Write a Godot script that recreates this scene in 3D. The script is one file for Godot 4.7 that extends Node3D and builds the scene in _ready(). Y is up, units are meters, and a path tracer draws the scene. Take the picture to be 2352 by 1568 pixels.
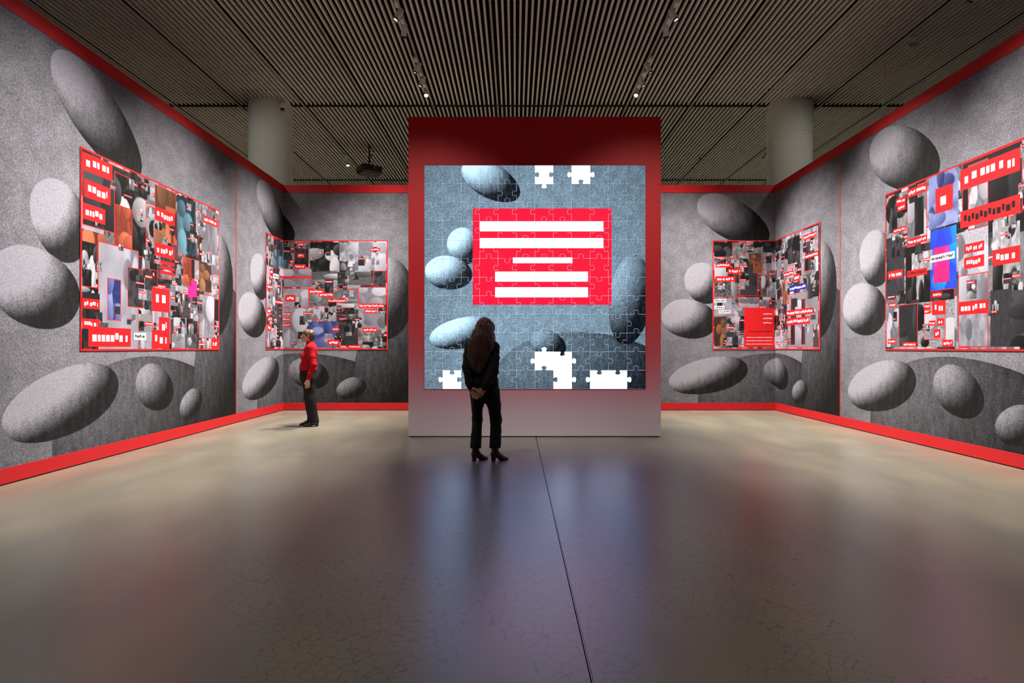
extends Node3D
# A gallery hall: two mural walls that meet a back wall, a red partition with a glowing jigsaw screen,
# a dark slatted ceiling with track lighting, and two visitors.  -z is the depth away from the camera.

const EYE := 1.38          # height of the camera
const LENS := 1365.0       # focal length in pixels of the 2352 x 1568 frame
const XL := -5.15          # face of the left mural wall
const XR := 5.76           # face of the right mural wall
const ZB := 13.17          # depth of the back wall's face
const WALL_H := 4.98
const THICK := 0.22
const CEIL := 7.16         # underside of the slats
const PITCH := 0.1028      # slat to slat
const TRACK0 := -0.427     # one of the lighting tracks; every 15th slat place is a track
const PZ := 9.23           # depth of the partition's face

var M := {}
var counts := {}
var rng := RandomNumberGenerator.new()

func _ready() -> void:
	rng.seed = 7
	# ---- camera, sky, exposure
	var cam := Camera3D.new()
	cam.name = "camera"
	cam.projection = Camera3D.PROJECTION_FRUSTUM
	cam.near = 0.05
	cam.far = 80.0
	cam.size = 0.05 * 1568.0 / LENS
	cam.frustum_offset = Vector2(-8.0, 15.0) * 0.05 / LENS
	cam.position = Vector3(0, EYE, 0)
	add_child(cam)
	cam.current = true
	var env := Environment.new()
	env.background_mode = Environment.BG_COLOR
	env.background_color = Color(0.0, 0.0, 0.0)
	env.tonemap_mode = Environment.TONE_MAPPER_LINEAR
	env.tonemap_exposure = 1.0
	env.sdfgi_enabled = true
	env.ssao_enabled = true
	env.ssil_enabled = true
	var we := WorldEnvironment.new()
	we.name = "environment"
	we.environment = env
	add_child(we)
	# the screen's own light, the same size as its face
	var al := AreaLight3D.new()
	al.name = "screen_glow"
	al.area_size = Vector2(3.4, 3.4)
	al.light_color = Color(0.52, 0.62, 1.0)
	al.light_energy = 0.20
	al.area_normalize_energy = false
	al.position = Vector3(0.301, 2.48, -PZ + 0.03)
	al.rotation.y = PI
	al.shadow_enabled = true
	add_child(al)

	materials()
	structure()
	make_ceiling()
	make_screen()
	collages()
	lamps()
	fittings()
	visitor_in_black()
	visitor_in_red()

# ------------------------------------------------------------------ naming
func numbered(called: String) -> String:
	counts[called] = counts.get(called, -1) + 1
	return called if counts[called] == 0 else "%s_%03d" % [called, counts[called]]

func tag(o: Node, label: String, category: String, group := "", kind := "") -> void:
	if label: o.set_meta("label", label)
	if category: o.set_meta("category", category)
	if group: o.set_meta("group", group)
	if kind: o.set_meta("kind", kind)

func thing(called: String, label: String, category: String, at := Vector3.ZERO, group := "") -> Node3D:
	var o := Node3D.new()
	o.name = numbered(called)
	add_child(o)
	o.position = at
	tag(o, label, category, group)
	return o

func put(called: String, mesh: Mesh, mat: Material, parent: Node = null, at := Transform3D()) -> MeshInstance3D:
	var o := MeshInstance3D.new()
	o.mesh = mesh
	o.material_override = mat
	o.transform = at
	o.cast_shadow = GeometryInstance3D.SHADOW_CASTING_SETTING_ON
	if parent == null:
		o.name = numbered(called)
		add_child(o)
	else:
		o.name = called
		if parent.has_node(NodePath(called)):
			var k: int = parent.get_meta("n_" + called, 0) + 1
			parent.set_meta("n_" + called, k)
			o.name = "%s_%03d" % [called, k]
		parent.add_child(o, true)
	return o

func struct(called: String, mesh: Mesh, mat: Material, label: String, at := Transform3D()) -> MeshInstance3D:
	var o := MeshInstance3D.new()
	o.name = called
	o.mesh = mesh
	o.material_override = mat
	o.transform = at
	add_child(o, true)
	tag(o, label, "", "", "structure")
	return o

# ------------------------------------------------------------------ materials
func mat(color: Color, rough := 0.8, spec := 0.5, metal := 0.0) -> StandardMaterial3D:
	var m := StandardMaterial3D.new()
	m.albedo_color = color
	m.roughness = rough
	m.metallic_specular = spec
	m.metallic = metal
	return m

func lin(r: float, g: float, b: float) -> Color:
	return Color(r, g, b).linear_to_srgb()

func noise(kind: int, freq: float, oct: int, sd: int) -> FastNoiseLite:
	var n := FastNoiseLite.new()
	n.noise_type = kind
	n.frequency = freq
	n.fractal_octaves = oct
	n.seed = sd
	return n

func as_texture(im: Image) -> ImageTexture:
	return ImageTexture.create_from_image(im)

func materials() -> void:
	M.red = mat(lin(0.50, 0.010, 0.014), 0.55, 0.4)
	M.seam_red = M.red
	M.wall = mat(lin(0.06, 0.06, 0.065), 0.9, 0.3)
	M.dark = mat(lin(0.012, 0.012, 0.012), 0.9, 0.2)
	M.slat = mat(lin(0.80, 0.73, 0.66), 0.5, 0.4)
	M.track = mat(lin(0.30, 0.27, 0.24), 0.45, 0.5)
	M.column = mat(lin(0.74, 0.76, 0.70), 0.75, 0.4)
	M.white_metal = mat(lin(0.75, 0.74, 0.71), 0.4, 0.5)
	M.black_plastic = mat(lin(0.012, 0.012, 0.013), 0.4, 0.5)
	M.grey_plastic = mat(lin(0.09, 0.075, 0.07), 0.5, 0.5)
	M.lens = mat(Color(1, 1, 1), 0.3)
	M.lens.emission_enabled = true
	M.lens.emission = Color(1.0, 0.95, 0.86)
	M.lens.emission_energy_multiplier = 4.0
	M.glass = mat(lin(0.02, 0.02, 0.03), 0.08, 0.6)
	M.steel = mat(lin(0.45, 0.43, 0.42), 0.3, 0.5, 1.0)
	M.skin = mat(Color(1, 1, 1), 0.5, 0.4)
	M.skin.vertex_color_use_as_albedo = true
	M.skin.subsurf_scatter_enabled = true
	M.skin.subsurf_scatter_strength = 0.06
	M.black_cloth = mat(lin(0.014, 0.013, 0.014), 0.85, 0.25)
	M.black_twill = mat(lin(0.013, 0.013, 0.0135), 0.7, 0.3)
	M.red_knit = mat(lin(0.42, 0.006, 0.018), 0.85, 0.3)
	M.leather = mat(lin(0.012, 0.011, 0.012), 0.28, 0.5)
	M.brown_leather = mat(lin(0.03, 0.022, 0.02), 0.5, 0.5)
	M.long_hair = mat(lin(0.055, 0.02, 0.012), 0.42, 0.5)
	M.short_hair = mat(lin(0.10, 0.06, 0.034), 0.5, 0.5)
	M.silver = mat(lin(0.8, 0.8, 0.8), 0.2, 0.5, 1.0)
	floor_material()

func floor_material() -> void:
	var s := 2048
	var a := noise(FastNoiseLite.TYPE_SIMPLEX_SMOOTH, 0.0022, 5, 3).get_seamless_image(s / 2, s / 2)
	var st := noise(FastNoiseLite.TYPE_SIMPLEX_SMOOTH, 0.006, 4, 9).get_seamless_image(s / 2, s / 8)
	st.resize(s / 2, s / 2)
	var cell := noise(FastNoiseLite.TYPE_CELLULAR, 0.062, 1, 12)
	cell.fractal_type = FastNoiseLite.FRACTAL_NONE
	cell.domain_warp_fractal_type = FastNoiseLite.DOMAIN_WARP_FRACTAL_NONE
	cell.cellular_return_type = FastNoiseLite.RETURN_DISTANCE2_SUB
	cell.cellular_jitter = 1.0
	cell.domain_warp_enabled = true
	cell.domain_warp_amplitude = 9.0
	cell.domain_warp_frequency = 0.03
	var cr := cell.get_image(s / 2, s / 2)
	var da := a.get_data()
	var ds := st.get_data()
	var dc := cr.get_data()
	var n := da.size()
	var plain_col := PackedFloat32Array()
	plain_col.resize(n * 3)
	var rough := PackedFloat32Array()
	rough.resize(n)
	for i in n:
		var v: float = 0.80 + 0.09 * (da[i] / 255.0 - 0.5) + 0.09 * (ds[i] / 255.0 - 0.5)
		var r: float = 0.305 + 0.03 * (ds[i] / 255.0 - 0.5) + 0.02 * (da[i] / 255.0 - 0.5)
		var warm: float = 0.03 * (ds[i] / 255.0 - 0.5)
		plain_col[i * 3] = pow((v + warm) * 0.588, 2.2)
		plain_col[i * 3 + 1] = pow(v * 0.573, 2.2)
		plain_col[i * 3 + 2] = pow((v - warm) * 0.51, 2.2)
		rough[i] = r
	# one stretch of the floor is finely crazed
	var crazed := plain_col.duplicate()
	for i in n:
		if dc[i] < 12:
			var du: float = (i % (s / 2)) / (s * 0.5) - 0.5
			var dv: float = float(i / (s / 2)) / (s * 0.5) - 0.5
			if da[i] > 60 + int(520.0 * (du * du + dv * dv)):
				for k in 3:
					crazed[i * 3 + k] *= 0.5
	var rt := as_texture(Image.create_from_data(s / 2, s / 2, false, Image.FORMAT_RF, rough.to_byte_array()))
	for q in [["floor", plain_col], ["floor_crazed", crazed]]:
		var m := mat(Color(1, 1, 1), 1.0, 0.66)
		m.albedo_texture = as_texture(Image.create_from_data(s / 2, s / 2, false, Image.FORMAT_RGBF, q[1].to_byte_array()))
		m.roughness_texture = rt
		M[q[0]] = m
	M.joint = mat(lin(0.03, 0.03, 0.03), 0.7, 0.3)

# ------------------------------------------------------------------ mesh helpers
func new_st() -> SurfaceTool:
	var st := SurfaceTool.new()
	st.begin(Mesh.PRIMITIVE_TRIANGLES)
	return st

# a flat polygon face given by points round its edge, turned so that it faces n
func face(st: SurfaceTool, p: Array, n: Vector3, uv: Array = []) -> void:
	n = n.normalized()
	for k in range(1, p.size() - 1):
		var ids := [0, k, k + 1]
		if (p[k] - p[0]).cross(p[k + 1] - p[0]).dot(n) > 0.0:
			ids = [0, k + 1, k]
		for i in ids:
			st.set_normal(n)
			if uv: st.set_uv(uv[i])
			st.add_vertex(p[i])

func add_box(st: SurfaceTool, c: Vector3, s: Vector3, bevel := 0.0, b := Basis()) -> void:
	var h := s * 0.5
	var e := minf(bevel, minf(h.x, minf(h.y, h.z)) * 0.9)
	for ax in 3:
		for sg in [-1.0, 1.0]:
			var u := (ax + 1) % 3
			var v := (ax + 2) % 3
			var pts := []
			for q in [[-1, -1], [1, -1], [1, 1], [-1, 1]]:
				var p := Vector3.ZERO
				p[ax] = h[ax] * sg
				p[u] = (h[u] - e) * q[0]
				p[v] = (h[v] - e) * q[1]
				pts.append(c + b * p)
			var n := Vector3.ZERO
			n[ax] = sg
			face(st, pts, b * n)
	if e <= 0.0:
		return
	for ax in 3:
		var u := (ax + 1) % 3
		var v := (ax + 2) % 3
		for su in [-1.0, 1.0]:
			for sv in [-1.0, 1.0]:
				var pts := []
				for q in [[-1.0, 0], [1.0, 0], [1.0, 1], [-1.0, 1]]:
					var p := Vector3.ZERO
					p[ax] = (h[ax] - e) * q[0]
					p[u] = (h[u] - (e if q[1] else 0.0)) * su
					p[v] = (h[v] - (0.0 if q[1] else e)) * sv
					pts.append(c + b * p)
				var n := Vector3.ZERO
				n[u] = su
				n[v] = sv
				face(st, pts, b * n)
	for sx in [-1.0, 1.0]:
		for sy in [-1.0, 1.0]:
			for sz in [-1.0, 1.0]:
				var o := Vector3(sx, sy, sz)
				face(st, [c + b * (o * Vector3(h.x, h.y - e, h.z - e)), c + b * (o * Vector3(h.x - e, h.y, h.z - e)), c + b * (o * Vector3(h.x - e, h.y - e, h.z))], b * o)

func box(s: Vector3, bevel := 0.0, c := Vector3.ZERO) -> ArrayMesh:
	var st := new_st()
	add_box(st, c, s, bevel)
	return st.commit()

# profile: points (radius, along the axis); the axis is y of the basis
func add_lathe(st: SurfaceTool, profile: Array, at: Vector3, b := Basis(), seg := 24) -> void:
	for i in profile.size() - 1:
		var p: Vector2 = profile[i]
		var q: Vector2 = profile[i + 1]
		var d := q - p
		var nn := Vector2(d.y, -d.x).normalized()
		for k in seg:
			var a0 := TAU * k / seg
			var a1 := TAU * (k + 1) / seg
			var v := []
			for w in [[p, a0], [q, a0], [q, a1], [p, a1]]:
				v.append([at + b * Vector3(w[0].x * cos(w[1]), w[0].y, w[0].x * sin(w[1])), b * Vector3(nn.x * cos(w[1]), nn.y, nn.x * sin(w[1]))])
			for t in [[0, 1, 2], [0, 2, 3]]:
				var ids: Array = t
				if (v[t[1]][0] - v[t[0]][0]).cross(v[t[2]][0] - v[t[0]][0]).dot(v[t[0]][1] + v[t[1]][1]) > 0.0:
					ids = [t[0], t[2], t[1]]
				for j in ids:
					st.set_normal(v[j][1])
					st.add_vertex(v[j][0])

func lathe(profile: Array, seg := 24) -> ArrayMesh:
	var st := new_st()
	add_lathe(st, profile, Vector3.ZERO, Basis(), seg)
	return st.commit()

func along(d: Vector3) -> Basis:
	var y := d.normalized()
	var x := y.cross(Vector3.FORWARD if absf(y.z) < 0.9 else Vector3.UP).normalized()
	return Basis(x, y, x.cross(y))

func add_rod(st: SurfaceTool, a: Vector3, b: Vector3, r: float, seg := 10) -> void:
	var l := (b - a).length()
	add_lathe(st, [Vector2(0, 0), Vector2(r, 0), Vector2(r, l), Vector2(0, l)], a, along(b - a), seg)

# ------------------------------------------------------------------ printed pictures
# Plain smooth stones on grainy grey: a list of [cx, cy, half length, half width, degrees, lightness], in parts of the picture's height
func stones_picture(w: int, h: int, list: Array, back: float) -> PackedFloat32Array:
	var px := PackedFloat32Array()
	px.resize(w * h)
	var soft := noise(FastNoiseLite.TYPE_SIMPLEX_SMOOTH, 0.012, 4, 21).get_image(w, h).get_data()
	var asp := float(w) / h
	for y in h:
		for x in w:
			var u := float(x) / h - asp * 0.45
			var v := float(y) / h - 0.5
			px[y * w + x] = back * (1.06 - 0.55 * (u * u + v * v)) + 0.10 * (soft[y * w + x] / 255.0 - 0.5)
	for s in list:
		var cx: float = s[0] * h
		var cy: float = s[1] * h
		var ra: float = s[2] * h
		var rb: float = s[3] * h
		var ca := cos(deg_to_rad(s[4]))
		var sa := sin(deg_to_rad(s[4]))
		var rad := int(maxf(ra, rb) * 1.16) + 2
		var light := Vector3(-0.62, -0.62, 0.48)
		for y in range(maxi(0, int(cy) - rad), mini(h, int(cy) + rad)):
			for x in range(maxi(0, int(cx) - rad), mini(w, int(cx) + rad)):
				var dx := x - cx
				var dy := y - cy
				var a := (dx * ca + dy * sa) / ra
				var b := (dy * ca - dx * sa) / rb
				var r2 := a * a + b * b
				# rounded like a worn stone rather than an exact ellipse
				r2 *= 1.0 + 0.10 * a * b + 0.05 * sin(3.0 * a + s[4])
				if r2 >= 1.0:
					continue
				var z := sqrt(1.0 - r2)
				var nx := a * ca - b * sa
				var ny := a * sa + b * ca
				var l := maxf(0.0, nx * light.x + ny * light.y + z * light.z)
				var t: float = s[5] * (0.12 + 1.0 * pow(l, 0.9)) + 0.12 * (soft[(y * w + x * 3) % (w * h)] / 255.0 - 0.5)
				var edge := clampf((1.0 - r2) * minf(ra, rb) * 0.35, 0.0, 1.0)
				px[y * w + x] = lerpf(px[y * w + x], t, edge)
	return px

func mural_material() -> StandardMaterial3D:
	var w := 1152
	var h := 1024
	var px := stones_picture(w, h, [
		[0.62, 1.00, 0.42, 0.24, 8, 0.40], [1.02, 0.80, 0.20, 0.30, 12, 0.34], [0.97, 0.50, 0.13, 0.20, 0, 0.75],
		[0.36, 0.13, 0.19, 0.095, 32, 0.80], [0.22, 0.43, 0.10, 0.09, 70, 1.05], [0.15, 0.60, 0.13, 0.095, 14, 1.0],
		[0.24, 0.87, 0.19, 0.085, -10, 0.95], [0.60, 0.86, 0.10, 0.07, 25, 0.62], [0.80, 0.93, 0.075, 0.05, -15, 0.60]], 0.59)
	var g := noise(FastNoiseLite.TYPE_VALUE, 0.55, 2, 31).get_image(w, h).get_data()
	var by := PackedByteArray()
	by.resize(w * h)
	for i in w * h:
		var v: float = px[i]
		v += (g[i] / 255.0 - 0.5) * 0.34 * clampf(0.35 + 2.4 * v * (1.0 - v), 0.0, 1.0) 
		by[i] = int(clampf(v, 0.02, 0.745) * 255.0)
	var m := mat(Color(0.93, 0.93, 1.0), 0.75, 0.35)
	m.albedo_texture = as_texture(Image.create_from_data(w, h, false, Image.FORMAT_L8, by))
	var gd := noise(FastNoiseLite.TYPE_VALUE, 0.6, 2, 77).get_seamless_image(512, 512)
	var gb := gd.get_data()
	for i in gb.size():
		gb[i] = clampi(int(225 + (gb[i] - 128) * 0.55), 0, 255)
	m.detail_enabled = true
	m.detail_albedo = as_texture(Image.create_from_data(512, 512, false, Image.FORMAT_L8, gb))
	m.detail_blend_mode = BaseMaterial3D.BLEND_MODE_MUL
	m.detail_uv_layer = BaseMaterial3D.DETAIL_UV_2
	return m

# a thin sheet on a wall: from a to b along the floor plan, y0 to y1, u0 to u1 of its picture
func sheet(a: Vector3, b: Vector3, y0: float, y1: float, u0: float, u1: float, out: Vector3, thick: float, v0 := 0.0, v1 := 1.0) -> ArrayMesh:
	var st := new_st()
	var o := out * thick
	var p := [a + Vector3(0, y1, 0), b + Vector3(0, y1, 0), b + Vector3(0, y0, 0), a + Vector3(0, y0, 0)]
	var f := [p[0] + o, p[1] + o, p[2] + o, p[3] + o]
	var l := (b - a).length()
	var uv := [Vector2(u0, v0), Vector2(u1, v0), Vector2(u1, v1), Vector2(u0, v1)]
	var uv2 := [Vector2(0, 0), Vector2(l, 0), Vector2(l, y1 - y0), Vector2(0, y1 - y0)]
	var ids := [0, 1, 2, 0, 2, 3]
	if (f[1] - f[0]).cross(f[2] - f[0]).dot(out) > 0.0:
		ids = [0, 2, 1, 0, 3, 2]
	for i in ids:
		st.set_normal(out)
		st.set_uv(uv[i])
		st.set_uv2(uv2[i] * 0.9)
		st.add_vertex(f[i])
	for k in 4:
		var m := (k + 1) % 4
		var side: Vector3 = (f[k] + f[m] - f[(k + 2) % 4] - f[(k + 3) % 4])
		var q := [p[k], p[m], f[m], f[k]]
		var qs := [0, 1, 2, 0, 2, 3]
		if (q[1] - q[0]).cross(q[2] - q[0]).dot(side) > 0.0:
			qs = [0, 2, 1, 0, 3, 2]
		for i in qs:
			st.set_normal(side.normalized())
			st.set_uv(uv[k])
			st.set_uv2(uv2[k])
			st.add_vertex(q[i])
	return st.commit()

# ------------------------------------------------------------------ the room
func structure() -> void:
	# concrete floor: four slabs with open joints between them
	var jx := 0.317
	var jz := 7.56
	var dark := box(Vector3(26, 0.06, 30), 0, Vector3(0, -0.09, -10))
	var fl := struct("floor", dark, M.joint, "polished grey concrete floor with a long straight joint")
	for r in [[-13.0, jx - 0.006, -5.0, jz - 0.002], [jx + 0.006, 13.0, -5.0, jz - 0.002], [-13.0, jx - 0.006, jz + 0.002, 25.0], [jx + 0.006, 13.0, jz + 0.002, 25.0]]:
		var xs := [r[0], r[1]]
		var zs := [-r[2], -r[3]]
		for x in [-0.477 * 4.3, 0.523 * 4.3]:
			if x > r[0] and x < r[1]: xs.append(x)
		for z in [-1.384 * 4.3, -0.384 * 4.3]:
			if z < -r[2] and z > -r[3]: zs.append(z)
		xs.sort()
		zs.sort()
		var parts := [new_st(), new_st()]
		var filled := [false, false]
		for a in xs.size() - 1:
			for b in zs.size() - 1:
				var mid := Vector2(xs[a] + xs[a + 1], zs[b] + zs[b + 1]) / 8.6 + Vector2(0.477, 1.384)
				var k := 1 if mid.x > 0 and mid.x < 1 and mid.y > 0 and mid.y < 1 else 0
				var c := [Vector3(xs[a], 0, zs[b]), Vector3(xs[a + 1], 0, zs[b]), Vector3(xs[a + 1], 0, zs[b + 1]), Vector3(xs[a], 0, zs[b + 1])]
				var uv := []
				for p in c:
					uv.append(Vector2(p.x, p.z) / 4.3 + Vector2(0.477, 1.384))
				face(parts[k], c, Vector3.UP, uv)
				filled[k] = true
		var o := Vector3((r[0] + r[1]) / 2, 0, -(r[2] + r[3]) / 2)
		var hx := Vector3((r[1] - r[0]) / 2, 0, 0)
		var hz := Vector3(0, 0, (r[3] - r[2]) / 2)
		var dn := Vector3(0, -0.06, 0)
		var e := [o - hx - hz, o + hx - hz, o + hx + hz, o - hx + hz]
		for k in 4:
			var f: Vector3 = e[k]
			var g: Vector3 = e[(k + 1) % 4]
			face(parts[0], [f, g, g + dn, f + dn], (f + g) * 0.5 - o, [Vector2.ZERO, Vector2.ZERO, Vector2.ZERO, Vector2.ZERO])
		var am: ArrayMesh = parts[0].commit()
		am.surface_set_material(0, M.floor)
		if filled[1]:
			parts[1].commit(am)
			am.surface_set_material(1, M.floor_crazed)
		put("floor_slab", am, null, fl)
	put("joint_strip", box(Vector3(0.004, 0.05, 12.0), 0.001, Vector3(jx + 0.002, -0.0255, -3.1)), M.steel, fl)

	var mural := mural_material()
	# left wall
	var wl := struct("wall_left", box(Vector3(THICK, WALL_H, 15.2), 0.0, Vector3(XL - THICK / 2, WALL_H / 2 + 0.012, -ZB + 7.6)), M.wall, "left exhibition wall papered with grainy grey murals")
	var y0 := 0.165
	var y1 := WALL_H - 0.165
	var seam := 10.95
	var len := 5.24
	put("mural_print", sheet(Vector3(XL, 0, -seam + len), Vector3(XL, 0, -seam), y0, y1, 0, 1, Vector3.RIGHT, 0.001), mural, wl)
	put("mural_print", sheet(Vector3(XL, 0, -seam), Vector3(XL, 0, -ZB), y0, y1, 0, (ZB - seam) / len, Vector3.RIGHT, 0.001), mural, wl)
	put("mural_print", sheet(Vector3(XL, 0, 1.9), Vector3(XL, 0, -seam + len), y0, y1, 0, 7.6 / len - 0.01, Vector3.RIGHT, 0.001), mural, wl)
	put("red_band", box(Vector3(0.004, 0.17, 15.1), 0, Vector3(XL + 0.002, WALL_H - 0.075, -ZB + 7.55)), M.red, wl)
	put("red_seam", box(Vector3(0.003, y1 - y0, 0.022), 0, Vector3(XL + 0.002, (y0 + y1) / 2, -seam)), M.red, wl)
	struct("baseboard_left", box(Vector3(0.006, 0.155, 15.1), 0.001, Vector3(XL + 0.003, 0.09, -ZB + 7.55)), M.red, "red band along the foot of the left wall")
	# right wall
	var wr := struct("wall_right", box(Vector3(THICK, WALL_H, 15.2), 0.0, Vector3(XR + THICK / 2, WALL_H / 2 + 0.012, -ZB + 7.6)), M.wall, "right exhibition wall papered with grainy grey murals")
	var seam_r := 10.54
	var cu := 1.0 - (ZB - seam_r) / len
	put("mural_print", sheet(Vector3(XR, 0, -ZB), Vector3(XR, 0, -seam_r), y0, y1, cu, 1, Vector3.LEFT, 0.001), mural, wr)
	put("mural_print", sheet(Vector3(XR, 0, -seam_r), Vector3(XR, 0, -seam_r + len), y0, y1, 0, 1, Vector3.LEFT, 0.001), mural, wr)
	put("mural_print", sheet(Vector3(XR, 0, -seam_r + len), Vector3(XR, 0, 1.9), y0, y1, 0, 1.36, Vector3.LEFT, 0.001), mural, wr)
	put("red_band", box(Vector3(0.004, 0.17, 15.1), 0, Vector3(XR - 0.002, WALL_H - 0.075, -ZB + 7.55)), M.red, wr)
	put("red_seam", box(Vector3(0.003, y1 - y0, 0.022), 0, Vector3(XR - 0.002, (y0 + y1) / 2, -seam_r)), M.red, wr)
	struct("baseboard_right", box(Vector3(0.006, 0.155, 15.1), 0.001, Vector3(XR - 0.003, 0.09, -ZB + 7.55)), M.red, "red band along the foot of the right wall")
	# back wall
	var wb := struct("wall_back", box(Vector3(XR - XL + 2 * THICK, WALL_H, THICK), 0.0, Vector3((XL + XR) / 2, WALL_H / 2 + 0.012, -ZB - THICK / 2)), M.wall, "back exhibition wall behind the red partition")
	var ub := (ZB - seam) / len
	put("mural_print", sheet(Vector3(XL, 0, -ZB), Vector3(XL + len * (1.0 - ub), 0, -ZB), y0, y1, ub, 1, Vector3.BACK, 0.001), mural, wb)
	put("mural_print", sheet(Vector3(XR - len * cu, 0, -ZB), Vector3(XR, 0, -ZB), y0, y1, 0, cu, Vector3.BACK, 0.001), mural, wb)
	put("red_band", box(Vector3(XR - XL - 0.01, 0.17, 0.004), 0, Vector3((XL + XR) / 2, WALL_H - 0.075, -ZB + 0.002)), M.red, wb)
	struct("baseboard_back", box(Vector3(XR - XL - 0.014, 0.155, 0.006), 0.001, Vector3((XL + XR) / 2, 0.09, -ZB + 0.003)), M.red, "red band along the foot of the back wall")

	# the red partition, printed with a fade from red to pale lilac at its foot
	var x0 := -1.663
	var x1 := 2.258
	var top := 4.97
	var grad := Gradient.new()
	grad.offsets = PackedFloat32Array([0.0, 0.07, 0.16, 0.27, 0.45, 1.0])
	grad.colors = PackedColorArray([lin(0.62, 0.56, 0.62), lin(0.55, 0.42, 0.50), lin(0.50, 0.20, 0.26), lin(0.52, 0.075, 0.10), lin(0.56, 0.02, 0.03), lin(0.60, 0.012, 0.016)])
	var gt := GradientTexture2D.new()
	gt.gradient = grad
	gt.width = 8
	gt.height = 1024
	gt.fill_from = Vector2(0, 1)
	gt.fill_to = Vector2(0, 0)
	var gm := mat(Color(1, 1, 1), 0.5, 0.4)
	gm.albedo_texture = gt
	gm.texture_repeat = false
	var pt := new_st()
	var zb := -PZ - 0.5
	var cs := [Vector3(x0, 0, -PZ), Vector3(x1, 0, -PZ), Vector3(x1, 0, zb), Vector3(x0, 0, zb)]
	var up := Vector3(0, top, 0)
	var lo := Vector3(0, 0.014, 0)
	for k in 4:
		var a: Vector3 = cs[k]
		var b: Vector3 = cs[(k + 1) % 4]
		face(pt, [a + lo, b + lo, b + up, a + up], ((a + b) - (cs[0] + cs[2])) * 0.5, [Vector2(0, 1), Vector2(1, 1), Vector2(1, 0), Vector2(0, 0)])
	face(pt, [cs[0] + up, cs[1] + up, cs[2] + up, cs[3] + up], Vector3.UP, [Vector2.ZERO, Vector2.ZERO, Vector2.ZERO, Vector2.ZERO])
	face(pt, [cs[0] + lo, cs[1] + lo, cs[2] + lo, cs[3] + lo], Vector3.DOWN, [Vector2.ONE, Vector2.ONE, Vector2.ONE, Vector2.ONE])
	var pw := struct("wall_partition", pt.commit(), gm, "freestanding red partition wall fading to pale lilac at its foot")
	put("plinth", box(Vector3(x1 - x0 - 0.03, 0.014, 0.47), 0, Vector3((x0 + x1) / 2, 0.007, -PZ - 0.25)), M.dark, pw)

	# round columns behind the walls
	var c1 := struct("column", lathe([Vector2(0, 0), Vector2(0.5, 0), Vector2(0.5, 7.75), Vector2(0, 7.75)], 64), M.column, "pale round column rising behind the left corner of the walls", Transform3D(Basis(), Vector3(-5.846, 0, -14.2)))
	c1.set_meta("kind", "structure")
	struct("column_001", lathe([Vector2(0, 0), Vector2(0.503, 0), Vector2(0.503, 6.40), Vector2(0.506, 6.41), Vector2(0.515, 6.41), Vector2(0.515, 7.75), Vector2(0, 7.75)], 64), M.column, "pale round column with a collar rising behind the right corner", Transform3D(Basis(), Vector3(6.545, 0, -14.2)))

	# the hall around
	struct("wall_far", box(Vector3(26, 8.0, 0.3), 0, Vector3(0, 4.0, -24.6)), M.hall if M.has("hall") else M.column, "far wall of the hall beyond the exhibition walls")
	struct("wall_outer_left", box(Vector3(0.3, 8.0, 30), 0, Vector3(-12.9, 4.0, -10)), M.column, "outer hall wall beyond the left mural wall")
	struct("wall_outer_right", box(Vector3(0.3, 8.0, 30), 0, Vector3(12.9, 4.0, -10)), M.column, "outer hall wall beyond the right mural wall")
	struct("wall_rear", box(Vector3(26, 8.0, 0.3), 0, Vector3(0, 4.0, 4.9)), M.dark, "dark rear wall of the hall behind the viewer")

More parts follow.
